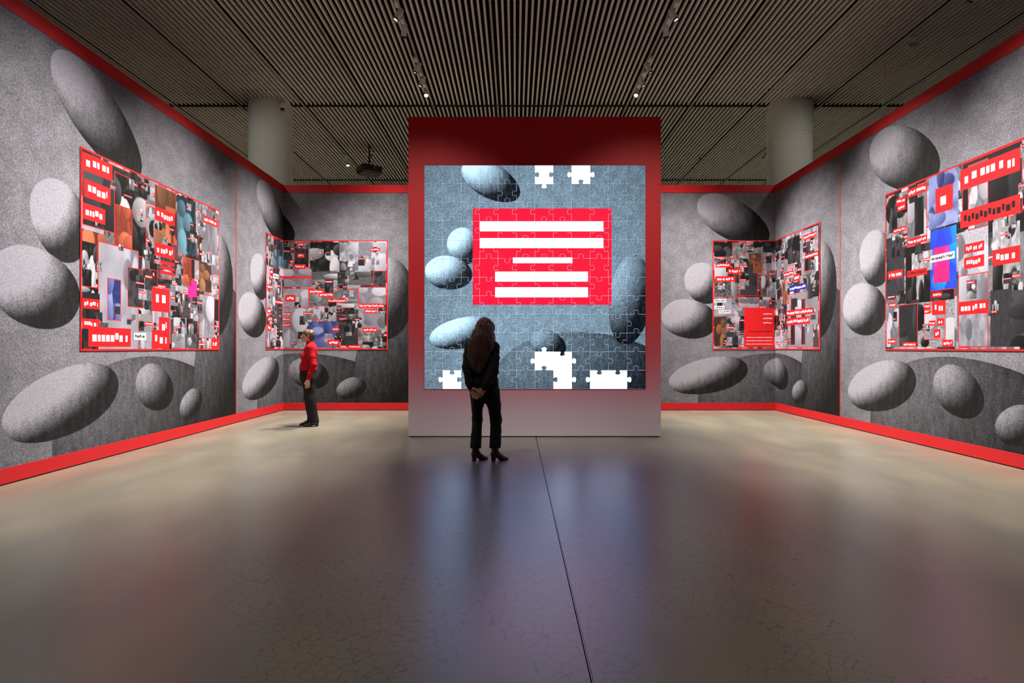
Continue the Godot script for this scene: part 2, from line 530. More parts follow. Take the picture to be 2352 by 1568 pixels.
func make_ceiling() -> void:
	var c := struct("ceiling", box(Vector3(26, 0.2, 30), 0, Vector3(0, 8.1, -10)), M.dark, "black ceiling void above rows of slender metal slats")
	# black carriers above the slats, and the wider ones at the joints between rows
	var st := new_st()
	for z in [8.95, 10.1, 11.25, 12.4, 13.5, 15.4, 16.6, 17.8, 19.0]:
		add_box(st, Vector3(0, CEIL + 0.085, -z), Vector3(24, 0.04, 0.035))
	put("carrier", st.commit(), M.dark, c)
	for z in [7.9, 14.2, 20.5]:
		put("joint_beam", box(Vector3(24, 0.06, 0.16), 0, Vector3(0, CEIL + 0.04, -z)), M.dark, c)
	var section := func(length: float) -> ArrayMesh:
		var s := new_st()
		var w := 0.019
		var hh := 0.055
		var e := 0.005
		var prof := [Vector2(-w + e, 0), Vector2(w - e, 0), Vector2(w, e), Vector2(w, hh), Vector2(-w, hh), Vector2(-w, e)]
		for k in prof.size():
			var a: Vector2 = prof[k]
			var b: Vector2 = prof[(k + 1) % prof.size()]
			var nn := Vector2(b.y - a.y, a.x - b.x)
			face(s, [Vector3(a.x, a.y, 0), Vector3(b.x, b.y, 0), Vector3(b.x, b.y, -length), Vector3(a.x, a.y, -length)], Vector3(nn.x, nn.y, 0))
		for z in [0.0, -length]:
			var pp := []
			for q in prof:
				pp.append(Vector3(q.x, q.y, z))
			face(s, pp, Vector3(0, 0, 1.0 if z == 0.0 else -1.0))
		return s.commit()
	var near: ArrayMesh = section.call(6.17)
	var far: ArrayMesh = section.call(6.17)
	var end: ArrayMesh = section.call(3.7)
	var rest := new_st()
	var count := 0
	for i in range(-108, 118):
		if posmod(i, 15) == 0:
			continue
		var x := TRACK0 + PITCH * i
		var in_column_near := (absf(x + 5.846) < 0.52 or absf(x - 6.545) < 0.53)
		# the row in front of the joint, in view between depths 9.8 and 14.1
		if x > -8.35 and x < 9.55:
			var o := put("slat", near, M.slat, c, Transform3D(Basis(), Vector3(x, CEIL, -7.965)))
			count += 1
		else:
			rest.append_from(near, 0, Transform3D(Basis(), Vector3(x, CEIL, -7.965)))
		if x > -8.0 and x < 9.0 and (x < -1.75 or x > 2.2) and count < 300 and not in_column_near:
			put("slat", far, M.slat, c, Transform3D(Basis(), Vector3(x, CEIL, -14.265)))
			count += 1
		else:
			rest.append_from(far, 0, Transform3D(Basis(), Vector3(x, CEIL, -14.265)))
		rest.append_from(end, 0, Transform3D(Basis(), Vector3(x, CEIL, -20.57)))
		rest.append_from(near, 0, Transform3D(Basis(), Vector3(x, CEIL, -1.66)))
	var r := put("distant_slats", rest.commit(), M.slat, c)
	r.set_meta("kind", "stuff")

# ------------------------------------------------------------------ the jigsaw screen
const TAB := [[0.0, 0.0], [0.18, 0.008], [0.36, 0.0], [0.405, 0.03], [0.395, 0.075], [0.36, 0.12], [0.365, 0.18], [0.42, 0.225], [0.5, 0.235], [0.58, 0.225], [0.635, 0.18], [0.64, 0.12], [0.605, 0.075], [0.595, 0.03], [0.64, 0.0], [0.82, 0.008]]
const MISSING := [[6, 0], [8, 0], [6, 10], [7, 10], [1, 11], [7, 11], [9, 11], [10, 11]]

func edge_points(a: Vector2, b: Vector2, sign: int) -> Array:
	var out := []
	if sign == 0:
		return [a]
	var d := b - a
	var n := Vector2(-d.y, d.x) * sign
	for t in TAB:
		out.append(a + d * t[0] + n * t[1])
	return out

func make_screen() -> void:
	var x0 := -1.413
	var x1 := 2.017
	var y0 := 0.745
	var y1 := 4.213
	var w := x1 - x0
	var h := y1 - y0
	var g := 12
	var s := 1200
	# the moving picture's present frame: grey grainy stones, a red panel with plain white bars, and the cut lines of the jigsaw
	var px := stones_picture(s, s, [
		[0.74, 1.00, 0.42, 0.26, 8, 0.42], [0.93, 0.60, 0.10, 0.20, 5, 0.62], [0.30, 0.07, 0.15, 0.075, 30, 0.95],
		[0.18, 0.36, 0.085, 0.075, 75, 1.1], [0.11, 0.48, 0.11, 0.075, 12, 1.1], [0.17, 0.75, 0.15, 0.07, -10, 1.05], [0.56, 0.80, 0.085, 0.06, 25, 0.6]], 0.56)
	var gr := noise(FastNoiseLite.TYPE_VALUE, 0.45, 2, 41).get_image(s, s).get_data()
	var by := PackedByteArray()
	by.resize(s * s * 3)
	for i in s * s:
		var v: float = px[i]
		v += (gr[i] / 255.0 - 0.5) * 0.5 * clampf(0.3 + 2.4 * v * (1.0 - v), 0.0, 1.0)
		v = clampf(v, 0.03, 1.0)
		by[i * 3] = int(0.86 * v * 232.0)
		by[i * 3 + 1] = int(0.94 * v * 232.0)
		by[i * 3 + 2] = int(minf(1.0, 0.93 * v + 0.01) * 232.0)
	var im := Image.create_from_data(s, s, false, Image.FORMAT_RGB8, by)
	var red := Color(0.90, 0.09, 0.17)
	var wh := Color(0.93, 0.95, 0.94)
	im.fill_rect(Rect2i(int(0.219 * s), int(0.193 * s), int(0.629 * s), int(0.431 * s)), red)
	for r in [[0.25, 0.250, 0.56, 0.045], [0.25, 0.325, 0.56, 0.045], [0.40, 0.412, 0.27, 0.026], [0.32, 0.475, 0.42, 0.045], [0.32, 0.545, 0.42, 0.045]]:
		im.fill_rect(Rect2i(int(r[0] * s), int(r[1] * s), int(r[2] * s), int(r[3] * s)), wh)
	# which way each tab points
	var vert := {}
	var hor := {}
	for j in g:
		for i in g:
			vert[[i, j]] = (1 if rng.randf() < 0.5 else -1) if i > 0 else 0
			hor[[i, j]] = (1 if rng.randf() < 0.5 else -1) if j > 0 else 0
	for j in g:
		vert[[g, j]] = 0
		hor[[j, g]] = 0
	var lost := {}
	for m in MISSING:
		lost[[m[0], m[1]]] = true
	var cw := 1.0 / g
	# cut lines of the picture, a light and a dark hair side by side
	for j in g:
		for i in g:
			for e in [[Vector2(i, j) * cw, Vector2(i, j + 1) * cw, vert[[i, j]]], [Vector2(i, j) * cw, Vector2(i + 1, j) * cw, hor[[i, j]]]]:
				if e[2] == 0:
					continue
				var pts := edge_points(e[0], e[1], e[2])
				pts.append(e[1])
				for k in pts.size() - 1:
					var a: Vector2 = pts[k] * s
					var b: Vector2 = pts[k + 1] * s
					var n := int((b - a).length() * 1.5) + 1
					for q in n:
						var p := a.lerp(b, float(q) / n)
						for o in [[1, -0.10], [2, -0.18], [3, -0.12], [-1, 0.10], [-2, 0.10]]:
							var xx := clampi(int(p.x) + o[0], 0, s - 1)
							var yy := clampi(int(p.y) + o[0], 0, s - 1)
							var c := im.get_pixel(xx, yy)
							im.set_pixel(xx, yy, c.lerp(Color(1, 1, 1) if o[1] > 0 else Color(0.05, 0.08, 0.1), absf(o[1])))
	var pm := mat(Color(0, 0, 0), 0.5, 0.2)
	pm.emission_enabled = true
	pm.emission = Color(0.82, 0.90, 1.0)
	pm.emission_operator = BaseMaterial3D.EMISSION_OP_MULTIPLY
	pm.emission_texture = as_texture(im)
	pm.emission_energy_multiplier = 2.1
	var bm := mat(Color(0, 0, 0), 0.5, 0.2)
	bm.emission_enabled = true
	bm.emission = Color(0.82, 0.90, 1.0)
	bm.emission_energy_multiplier = 2.0
	var o := thing("display_screen", "large square glowing display screen with a grey jigsaw picture and red panel", "screen", Vector3((x0 + x1) / 2, y0, -PZ))
	var cx := (x0 + x1) / 2
	put("backlight_panel", box(Vector3(w, h, 0.002), 0.0, Vector3(0, h / 2, 0.002)), bm, o)
	var fr := new_st()
	for q in [[0.0, -0.004, w + 0.016, 0.008], [0.0, h + 0.004, w + 0.016, 0.008]]:
		add_box(fr, Vector3(q[0], q[1], 0.004), Vector3(q[2], q[3], 0.006), 0.001)
	for q in [-1.0, 1.0]:
		add_box(fr, Vector3(q * (w / 2 + 0.004), h / 2, 0.004), Vector3(0.008, h, 0.006), 0.001)
	put("bezel", fr.commit(), M.red, o)
	for j in g:
		for i in g:
			if lost.has([i, j]):
				continue
			var a := Vector2(i, j) * cw
			var b := Vector2(i + 1, j) * cw
			var c := Vector2(i + 1, j + 1) * cw
			var d := Vector2(i, j + 1) * cw
			var poly := PackedVector2Array()
			for p in edge_points(a, b, hor[[i, j]]): poly.append(p)
			for p in edge_points(b, c, vert[[i + 1, j]]): poly.append(p)
			var e3 := edge_points(d, c, hor[[i, j + 1]])
			e3.append(c)
			e3.reverse()
			e3.resize(e3.size() - 1)
			for p in e3: poly.append(p)
			var e4 := edge_points(a, d, vert[[i, j]])
			e4.append(d)
			e4.reverse()
			e4.resize(e4.size() - 1)
			for p in e4: poly.append(p)
			var sh := Geometry2D.offset_polygon(poly, -0.0002)
			if sh.size() >= 1:
				poly = sh[0]
			var st := new_st()
			var tri := Geometry2D.triangulate_polygon(poly)
			var P := func(q: Vector2, z: float) -> Vector3: return Vector3((q.x - 0.5) * w, h - q.y * h, z)
			for t in range(0, tri.size(), 3):
				var v := []
				var uv := []
				for q in 3:
					v.append(P.call(poly[tri[t + q]], 0.0065))
					uv.append(poly[tri[t + q]])
				face(st, v, Vector3.BACK, uv)
			var mid := a + Vector2(cw, cw) * 0.5
			for k in poly.size():
				var p: Vector2 = poly[k]
				var q: Vector2 = poly[(k + 1) % poly.size()]
				var nn := Vector3(q.y - p.y, q.x - p.x, 0)
				face(st, [P.call(p, 0.0032), P.call(q, 0.0032), P.call(q, 0.0065), P.call(p, 0.0065)], nn, [p, q, q, p])
			put("puzzle_piece", st.commit(), pm, o)

# ------------------------------------------------------------------ the collage prints
var patches := []

func make_patches() -> void:
	# small grey pictures without any subject: soft shapes, streaks and grain
	for n in 26:
		var im := Image.create(96, 96, false, Image.FORMAT_RGB8)
		var base := rng.randf_range(0.05, 0.75)
		var blobs := []
		for k in rng.randi_range(3, 6):
			blobs.append([rng.randf(), rng.randf(), rng.randf_range(0.1, 0.42), rng.randf_range(0.1, 0.42), rng.randf_range(0.02, 0.95)])
		var ns := noise(FastNoiseLite.TYPE_SIMPLEX_SMOOTH, rng.randf_range(0.02, 0.14), 3, 100 + n)
		var amp := rng.randf_range(0.1, 0.5)
		var sharp := rng.randf_range(2.0, 9.0)
		for y in 96:
			for x in 96:
				var v := base + amp * ns.get_noise_2d(x, y * (0.35 if n % 4 == 0 else 1.0))
				for b in blobs:
					var dx: float = (x / 96.0 - b[0]) / b[2]
					var dy: float = (y / 96.0 - b[1]) / b[3]
					var t := clampf((1.0 - dx * dx - dy * dy) * sharp, 0.0, 1.0)
					if t > 0.0:
						v = lerpf(v, b[4] - 0.35 * (dx + dy) * 0.5, t)
				v = clampf(v * 0.82, 0.03, 0.72)
				im.set_pixel(x, y, Color(v, v, v * 1.02))
		patches.append(im)

func tint(im: Image, dark: Color, light: Color) -> Image:
	var o := im.duplicate()
	for y in im.get_height():
		for x in im.get_width():
			o.set_pixel(x, y, dark.lerp(light, im.get_pixel(x, y).r))
	return o

const RED := Color(0.88, 0.11, 0.13)

func label_bar(im: Image, r: Rect2i, ink := Color(0.93, 0.93, 0.95), ground := RED) -> void:
	im.fill_rect(r, ground)
	var lines := 1 if r.size.y < r.size.x * 1.1 else 2
	for l in lines:
		var hh: int = r.size.y / lines
		var bh := maxi(1, int(hh * 0.46))
		var yy: int = r.position.y + l * hh + (hh - bh) / 2
		var x: int = r.position.x + maxi(1, int(hh * 0.28))
		var stop: int = r.position.x + r.size.x - maxi(1, int(hh * 0.28))
		while x < stop:
			var bw := mini(stop - x, maxi(1, int(bh * rng.randf_range(0.35, 0.7))))
			im.fill_rect(Rect2i(x, yy + (int(bh * 0.25) if rng.randf() < 0.6 else 0), bw, bh - int(bh * 0.25)), ink)
			x += bw + maxi(1, int(bh * (0.18 if rng.randf() < 0.8 else 0.5)))

func picture(im: Image, r: Rect2i, tone := "") -> void:
	var p: Image = patches[rng.randi_range(0, patches.size() - 1)].duplicate()
	if rng.randf() < 0.5: p.flip_x()
	if tone == "dark": p = tint(p, Color(0.03, 0.03, 0.035), Color(0.34, 0.34, 0.36))
	elif tone == "pale": p = tint(p, Color(0.36, 0.36, 0.39), Color(0.84, 0.84, 0.88))
	elif tone == "blue": p = tint(p, Color(0.06, 0.10, 0.30), Color(0.70, 0.74, 0.92))
	elif tone == "sky": p = tint(p, Color(0.15, 0.20, 0.85), Color(0.05, 0.72, 0.90))
	elif tone == "pink": p = tint(p, Color(0.95, 0.10, 0.35), Color(0.62, 0.20, 0.75))
	elif tone == "warm": p = tint(p, Color(0.30, 0.08, 0.05), Color(0.95, 0.55, 0.38))
	elif tone == "tan": p = tint(p, Color(0.20, 0.12, 0.08), Color(0.75, 0.52, 0.36))
	elif tone == "cyan": p = tint(p, Color(0.06, 0.10, 0.14), Color(0.55, 0.78, 0.86))
	p.resize(maxi(2, r.size.x), maxi(2, r.size.y))
	im.blit_rect(p, Rect2i(0, 0, r.size.x, r.size.y), r.position)

# tiles: [left, top, width, height, tone] in hundredths of the sheet; "red" is a plain label, "inkred" one with dark bars, "white" a white label
func collage_texture(w: int, h: int, small: int, tiles: Array) -> ImageTexture:
	var im := Image.create(w, h, false, Image.FORMAT_RGB8)
	im.fill(Color(0.16, 0.16, 0.17))
	# a ground of middling pictures
	var y := 0
	while y < h:
		var rh := int(h * rng.randf_range(0.10, 0.17))
		var x := 0
		while x < w:
			var rw := int(w * rng.randf_range(0.05, 0.13))
			picture(im, Rect2i(x, y, rw, rh), ["", "", "dark", "pale", ""][rng.randi_range(0, 4)])
			if rng.randf() < 0.25:
				im.fill_rect(Rect2i(x, y, 3, rh), RED)
				im.fill_rect(Rect2i(x, y, rw, 3), RED)
			if rng.randf() < 0.6:
				label_bar(im, Rect2i(x + int(rw * rng.randf_range(0.0, 0.3)), y + int(rh * rng.randf_range(0.1, 0.8)), int(rw * rng.randf_range(0.4, 0.7)), int(h * rng.randf_range(0.014, 0.026))))
			x += rw
		y += rh
	var labels := []
	for t in tiles:
		var r := Rect2i(int(t[0] * w / 100.0), int(t[1] * h / 100.0), int(t[2] * w / 100.0), int(t[3] * h / 100.0))
		if t[4] in ["red", "inkred", "white", "solid", "navy"]:
			labels.append([r, t[4]])
		else:
			picture(im, r, t[4])
			if rng.randf() < 0.6:
				for q in [Rect2i(r.position.x, r.position.y, r.size.x, 4), Rect2i(r.position.x, r.end.y - 4, r.size.x, 4), Rect2i(r.position.x, r.position.y, 4, r.size.y), Rect2i(r.end.x - 4, r.position.y, 4, r.size.y)]:
					im.fill_rect(q, RED)
	# small pictures and strips scattered over
	for k in small:
		var rw := int(w * rng.randf_range(0.025, 0.06))
		var rh := int(rw * rng.randf_range(0.8, 1.7))
		var r := Rect2i(rng.randi_range(4, w - rw - 5), rng.randi_range(4, h - rh - 5), rw, rh)
		picture(im, r, ["", "dark", "pale", ""][rng.randi_range(0, 3)])
		if rng.randf() < 0.7:
			label_bar(im, Rect2i(r.position.x, r.position.y + int(rh * rng.randf_range(0.0, 0.75)), int(rw * rng.randf_range(0.6, 1.0)), int(rh * 0.16)))
	for l in labels:
		if l[1] == "solid": im.fill_rect(l[0], RED)
		elif l[1] == "inkred": label_bar(im, l[0], Color(0.1, 0.08, 0.08))
		elif l[1] == "white": label_bar(im, l[0], Color(0.08, 0.08, 0.08), Color(0.9, 0.9, 0.93))
		elif l[1] == "navy": label_bar(im, l[0], Color(0.9, 0.9, 0.95), Color(0.12, 0.14, 0.55))
		else: label_bar(im, l[0])
	for q in [Rect2i(0, 0, w, 9), Rect2i(0, h - 9, w, 9), Rect2i(0, 0, 8, h), Rect2i(w - 8, 0, 8, h)]:
		im.fill_rect(q, RED)
	return as_texture(im)

func collages() -> void:
	make_patches()
	var sets := [
		[[1, 2, 34, 36, "dark"], [18, 5, 20, 42, ""], [44, 2, 16, 40, "tan"], [52, 12, 9, 30, "warm"], [61, 2, 16, 36, "cyan"], [84, 3, 15, 30, "pale"], [1, 40, 12, 20, "warm"], [18, 22, 11, 22, "warm"], [9, 44, 24, 56, "pale"], [14, 62, 8, 22, "blue"], [1, 46, 7, 22, ""], [1, 71, 9, 24, "dark"], [26, 54, 10, 22, "dark"], [42, 62, 14, 34, "pale"], [50, 34, 12, 20, "dark"], [46, 41, 11, 16, ""], [80, 40, 12, 20, "tan"], [70, 54, 8, 12, "pink"], [80, 62, 15, 30, "pale"], [66, 40, 7, 18, "warm"],
			[1, 2, 16, 9, "red"], [2, 15, 14, 9, "red"], [1, 27, 12, 8, "red"], [44, 15, 15, 8, "red"], [44, 36, 15, 8, "red"], [42, 63, 13, 14, "red"], [47, 80, 8, 11, "red"], [42, 88, 13, 11, "red"], [4, 88, 24, 10, "red"], [1, 74, 9, 5, "red"], [1, 84, 9, 5, "red"], [92, 92, 7, 7, "red"], [48, 46, 11, 2, "solid"], [48, 49, 11, 2, "solid"], [48, 52, 11, 2, "solid"], [30, 90, 8, 4, "white"], [84, 8, 14, 5, "red"]],
		[[7, 2, 14, 36, "dark"], [21, 3, 10, 22, "cyan"], [11, 8, 10, 20, "cyan"], [36, 3, 10, 22, "dark"], [47, 2, 20, 26, ""], [67, 2, 13, 17, "pale"], [80, 2, 19, 26, "pale"], [22, 26, 26, 17, "pale"], [48, 29, 41, 12, ""], [90, 28, 9, 15, "dark"], [28, 44, 18, 18, "pale"], [46, 44, 34, 18, ""], [80, 43, 19, 16, "pale"], [1, 28, 10, 18, "pale"], [1, 50, 9, 20, "pale"], [15, 55, 12, 28, "dark"], [27, 62, 18, 36, "pale"], [46, 74, 20, 24, "blue"], [49, 60, 8, 13, "pale"], [66, 76, 14, 22, "dark"], [80, 62, 18, 20, "pale"], [15, 84, 13, 14, ""], [1, 72, 6, 26, "pale"],
			[38, 2, 5, 4, "red"], [38, 12, 5, 4, "red"], [36, 22, 8, 4, "red"], [30, 50, 7, 6, "red"], [22, 33, 26, 2, "solid"], [46, 45, 10, 4, "red"], [53, 48, 10, 4, "red"], [59, 54, 13, 3, "red"], [80, 58, 18, 4, "red"], [84, 63, 9, 4, "red"], [83, 80, 10, 4, "red"], [67, 96, 5, 3, "red"], [73, 96, 9, 3, "red"], [59, 91, 8, 5, "red"], [62, 80, 5, 3, "red"], [2, 64, 6, 5, "red"], [3, 71, 4, 5, "red"], [2, 78, 6, 6, "red"], [6, 30, 5, 9, "red"], [1, 44, 9, 4, "red"], [15, 56, 12, 3, "red"], [88, 7, 7, 3, "red"], [12, 33, 8, 4, "white"], [28, 66, 6, 3, "red"], [28, 71, 5, 3, "red"], [28, 76, 6, 3, "red"]],
		[[1, 2, 12, 13, "dark"], [13, 2, 9, 12, ""], [1, 16, 17, 36, ""], [18, 18, 12, 33, "dark"], [24, 12, 8, 10, "tan"], [1, 17, 4, 5, "cyan"], [5, 17, 4, 5, "blue"], [12, 17, 6, 8, "pale"], [27, 20, 6, 10, "tan"], [44, 16, 12, 30, "pale"], [32, 32, 6, 20, ""], [60, 4, 16, 22, "dark"], [78, 2, 20, 36, "pale"], [82, 10, 12, 26, "dark"], [1, 53, 12, 16, "pale"], [1, 70, 8, 27, "tan"], [9, 84, 8, 14, "dark"], [13, 58, 8, 12, "pale"], [21, 62, 20, 36, "solid"], [23, 66, 9, 16, "pale"], [52, 40, 8, 20, "tan"], [60, 52, 38, 46, "pale"], [64, 56, 6, 40, "dark"], [78, 58, 5, 38, "dark"], [88, 38, 11, 20, "dark"], [92, 80, 7, 18, ""], [17, 52, 14, 10, "pale"],
			[2, 21, 10, 4, "red"], [10, 26, 9, 5, "red"], [2, 33, 13, 5, "red"], [33, 66, 7, 3, "red"], [33, 70, 7, 3, "red"], [33, 74, 7, 3, "red"], [23, 82, 17, 3, "inkred"], [22, 88, 18, 2, "red"], [22, 91, 18, 2, "red"], [22, 94, 18, 2, "red"], [58, 66, 34, 5, "red"], [58, 73, 30, 6, "red"], [62, 45, 22, 5, "navy"], [54, 32, 14, 4, "red"], [68, 36, 8, 6, "red"], [82, 22, 16, 4, "red"], [80, 6, 16, 4, "red"], [1, 54, 8, 3, "white"], [1, 60, 7, 3, "white"], [4, 64, 8, 3, "white"]],
		[[1, 3, 15, 26, ""], [3, 4, 6, 22, "dark"], [16, 2, 13, 36, "pale"], [21, 10, 6, 22, "dark"], [30, 1, 17, 30, "blue"], [34, 9, 10, 14, "red"], [49, 1, 28, 34, "dark"], [52, 3, 10, 34, "pale"], [78, 1, 21, 40, ""], [1, 31, 13, 35, "dark"], [15, 38, 16, 34, "dark"], [19, 42, 8, 28, ""], [31, 32, 15, 34, "sky"], [33, 42, 9, 20, "pink"], [47, 37, 15, 24, "pale"], [47, 60, 15, 38, "pale"], [31, 66, 14, 9, "dark"], [1, 68, 9, 30, "pale"], [10, 72, 13, 26, "dark"], [23, 72, 22, 26, ""], [27, 78, 13, 16, "pale"], [64, 36, 12, 40, ""], [76, 44, 23, 30, "pale"], [63, 70, 17, 28, "dark"], [80, 74, 19, 24, ""],
			[8, 6, 7, 4, "red"], [9, 10, 6, 4, "red"], [6, 24, 9, 3, "red"], [16, 3, 13, 5, "red"], [16, 33, 13, 4, "red"], [2, 50, 11, 5, "red"], [16, 52, 13, 4, "inkred"], [31, 46, 14, 4, "white"], [48, 4, 28, 11, "red"], [48, 26, 28, 9, "inkred"], [50, 44, 10, 5, "red"], [50, 51, 10, 6, "red"], [47, 74, 15, 7, "red"], [32, 72, 8, 8, "red"], [27, 73, 4, 6, "red"], [30, 83, 4, 3, "red"], [35, 82, 4, 4, "red"], [33, 88, 4, 5, "red"], [38, 94, 6, 4, "red"], [3, 70, 5, 3, "red"], [2, 93, 6, 3, "red"], [13, 95, 9, 3, "red"], [32, 67, 6, 3, "red"], [64, 50, 12, 8, "red"], [78, 20, 18, 8, "red"], [84, 60, 12, 7, "red"]]]
	var texts := []
	for k in 4:
		texts.append(collage_texture(1280, 960, [60, 70, 60, 30][k], sets[k]))
	var mats := []
	for t in texts:
		var m := mat(Color(0.97, 0.97, 1.0), 0.5, 0.4)
		m.albedo_texture = t
		mats.append(m)
	var y0 := 1.345
	var y1 := 3.765
	var g := "collage prints on the mural walls"
	var z0 := 7.02
	var z1 := 10.31
	var a := thing("collage_print", "wide red-bordered collage of small pictures and red strips on the left wall's near mural", "poster", Vector3(XL + 0.005, y0, -z0), g)
	put("printed_sheet", sheet(Vector3(0, 0, 0), Vector3(0, 0, z0 - z1), 0, y1 - y0, 0, 1, Vector3.RIGHT, 0.006), mats[0], a)
	var zc := 12.25
	var b := thing("collage_print", "red-bordered collage of small pictures bent round the corner behind the visitor in red", "poster", Vector3(XL + 0.005, y0, -ZB + 0.005), g)
	var e := -2.32 + 0.0
	var lb := (ZB - zc) + (892.0 - 652.0) / LENS * ZB
	var ub := (ZB - zc) / lb
	put("printed_sheet", sheet(Vector3(0, 0, ZB - zc), Vector3(0, 0, 0), 0, y1 - y0, 0, ub, Vector3.RIGHT, 0.006), mats[1], b)
	put("printed_sheet", sheet(Vector3(0, 0, 0), Vector3(lb * (1 - ub), 0, 0), 0, y1 - y0, ub, 1, Vector3.BACK, 0.006), mats[1], b)
	var wc := (1785.0 - 1641.0) / LENS * ZB
	var zd := 11.22
	var lc := wc + ZB - zd
	var c := thing("collage_print", "red-bordered collage of small pictures bent round the corner right of the red partition", "poster", Vector3(XR - 0.005, y0, -ZB + 0.005), g)
	put("printed_sheet", sheet(Vector3(-wc, 0, 0), Vector3(0, 0, 0), 0, y1 - y0, 0, wc / lc, Vector3.BACK, 0.006), mats[2], c)
	put("printed_sheet", sheet(Vector3(0, 0, 0), Vector3(0, 0, ZB - zd), 0, y1 - y0, wc / lc, 1, Vector3.LEFT, 0.006), mats[2], c)
	var ze := 9.24
	var d := thing("collage_print", "red-bordered collage with a bright blue and pink picture on the right wall's near mural", "poster", Vector3(XR - 0.005, y0, -ze), g)
	put("printed_sheet", sheet(Vector3(0, 0, 0), Vector3(0, 0, 3.25), 0, y1 - y0, 0, 1, Vector3.LEFT, 0.006), mats[3], d)

# ------------------------------------------------------------------ track lighting
func track_x(k: int) -> float:
	return TRACK0 + PITCH * 15.0 * k

func spotlight(k: int, z: float, aim: Vector3, energy: float, angle: float, label: String, warm := Color(1.0, 0.90, 0.76), group := "") -> void:
	var at := Vector3(track_x(k), CEIL - 0.012, -z)
	var o := thing("track_spotlight", label, "spotlight", at, group)
	var dir := (aim - (at + Vector3(0, -0.17, 0)))
	var flat := Vector3(dir.x, 0, dir.z).normalized()
	dir = dir.normalized()
	var st := new_st()
	add_box(st, Vector3(0, -0.03, 0.10), Vector3(0.045, 0.06, 0.24), 0.006)
	add_box(st, Vector3(0, -0.08, 0.17), Vector3(0.06, 0.05, 0.16), 0.006)
	put("gear_box", st.commit(), M.white_metal, o)
	var head := Vector3(0, -0.17, 0)
	st = new_st()
	add_rod(st, Vector3(0, -0.055, 0), head + Vector3(0, 0.03, 0), 0.011)
	var side := dir.cross(Vector3.UP).normalized()
	add_box(st, head + Vector3(0, 0.055, 0), Vector3(0.03, 0.02, 0.03), 0.004)
	for s in [-1.0, 1.0]:
		add_rod(st, head + Vector3(0, 0.05, 0) + side * 0.0, head + side * 0.055 * s, 0.007, 8)
	put("bracket", st.commit(), M.white_metal, o)
	var b := along(dir)
	st = new_st()
	add_lathe(st, [Vector2(0, -0.12), Vector2(0.036, -0.12), Vector2(0.042, -0.112), Vector2(0.042, -0.06), Vector2(0.050, -0.05), Vector2(0.050, 0.09), Vector2(0.047, 0.092), Vector2(0.044, 0.085), Vector2(0.043, 0.035)], head, b, 28)
	for q in 4:
		add_lathe(st, [Vector2(0.042, -0.105 + q * 0.012), Vector2(0.047, -0.105 + q * 0.012), Vector2(0.047, -0.101 + q * 0.012), Vector2(0.042, -0.101 + q * 0.012)], head, b, 28)
	var housing := put("housing", st.commit(), M.white_metal, o)
	st = new_st()
	add_lathe(st, [Vector2(0.0445, 0.088), Vector2(0.052, 0.088), Vector2(0.052, 0.115), Vector2(0.048, 0.115), Vector2(0.0445, 0.088)], head, b, 28)
	put("anti_glare_ring", st.commit(), M.black_plastic, housing)
	st = new_st()
	add_lathe(st, [Vector2(0, 0.058), Vector2(0.02, 0.056), Vector2(0.0425, 0.048)], head, b, 28)
	put("lens", st.commit(), M.lens, housing)
	var l := SpotLight3D.new()
	l.name = "lamp_light"
	l.light_color = warm
	l.light_energy = energy
	l.spot_angle = angle
	l.spot_angle_attenuation = 1.0
	l.spot_range = 30.0
	l.spot_attenuation = 2.0
	l.light_size = 0.04
	l.shadow_enabled = true
	o.add_child(l)
	l.position = head + dir * 0.075
	l.basis = Basis.looking_at(dir, Vector3.UP if absf(dir.y) < 0.99 else Vector3.RIGHT)

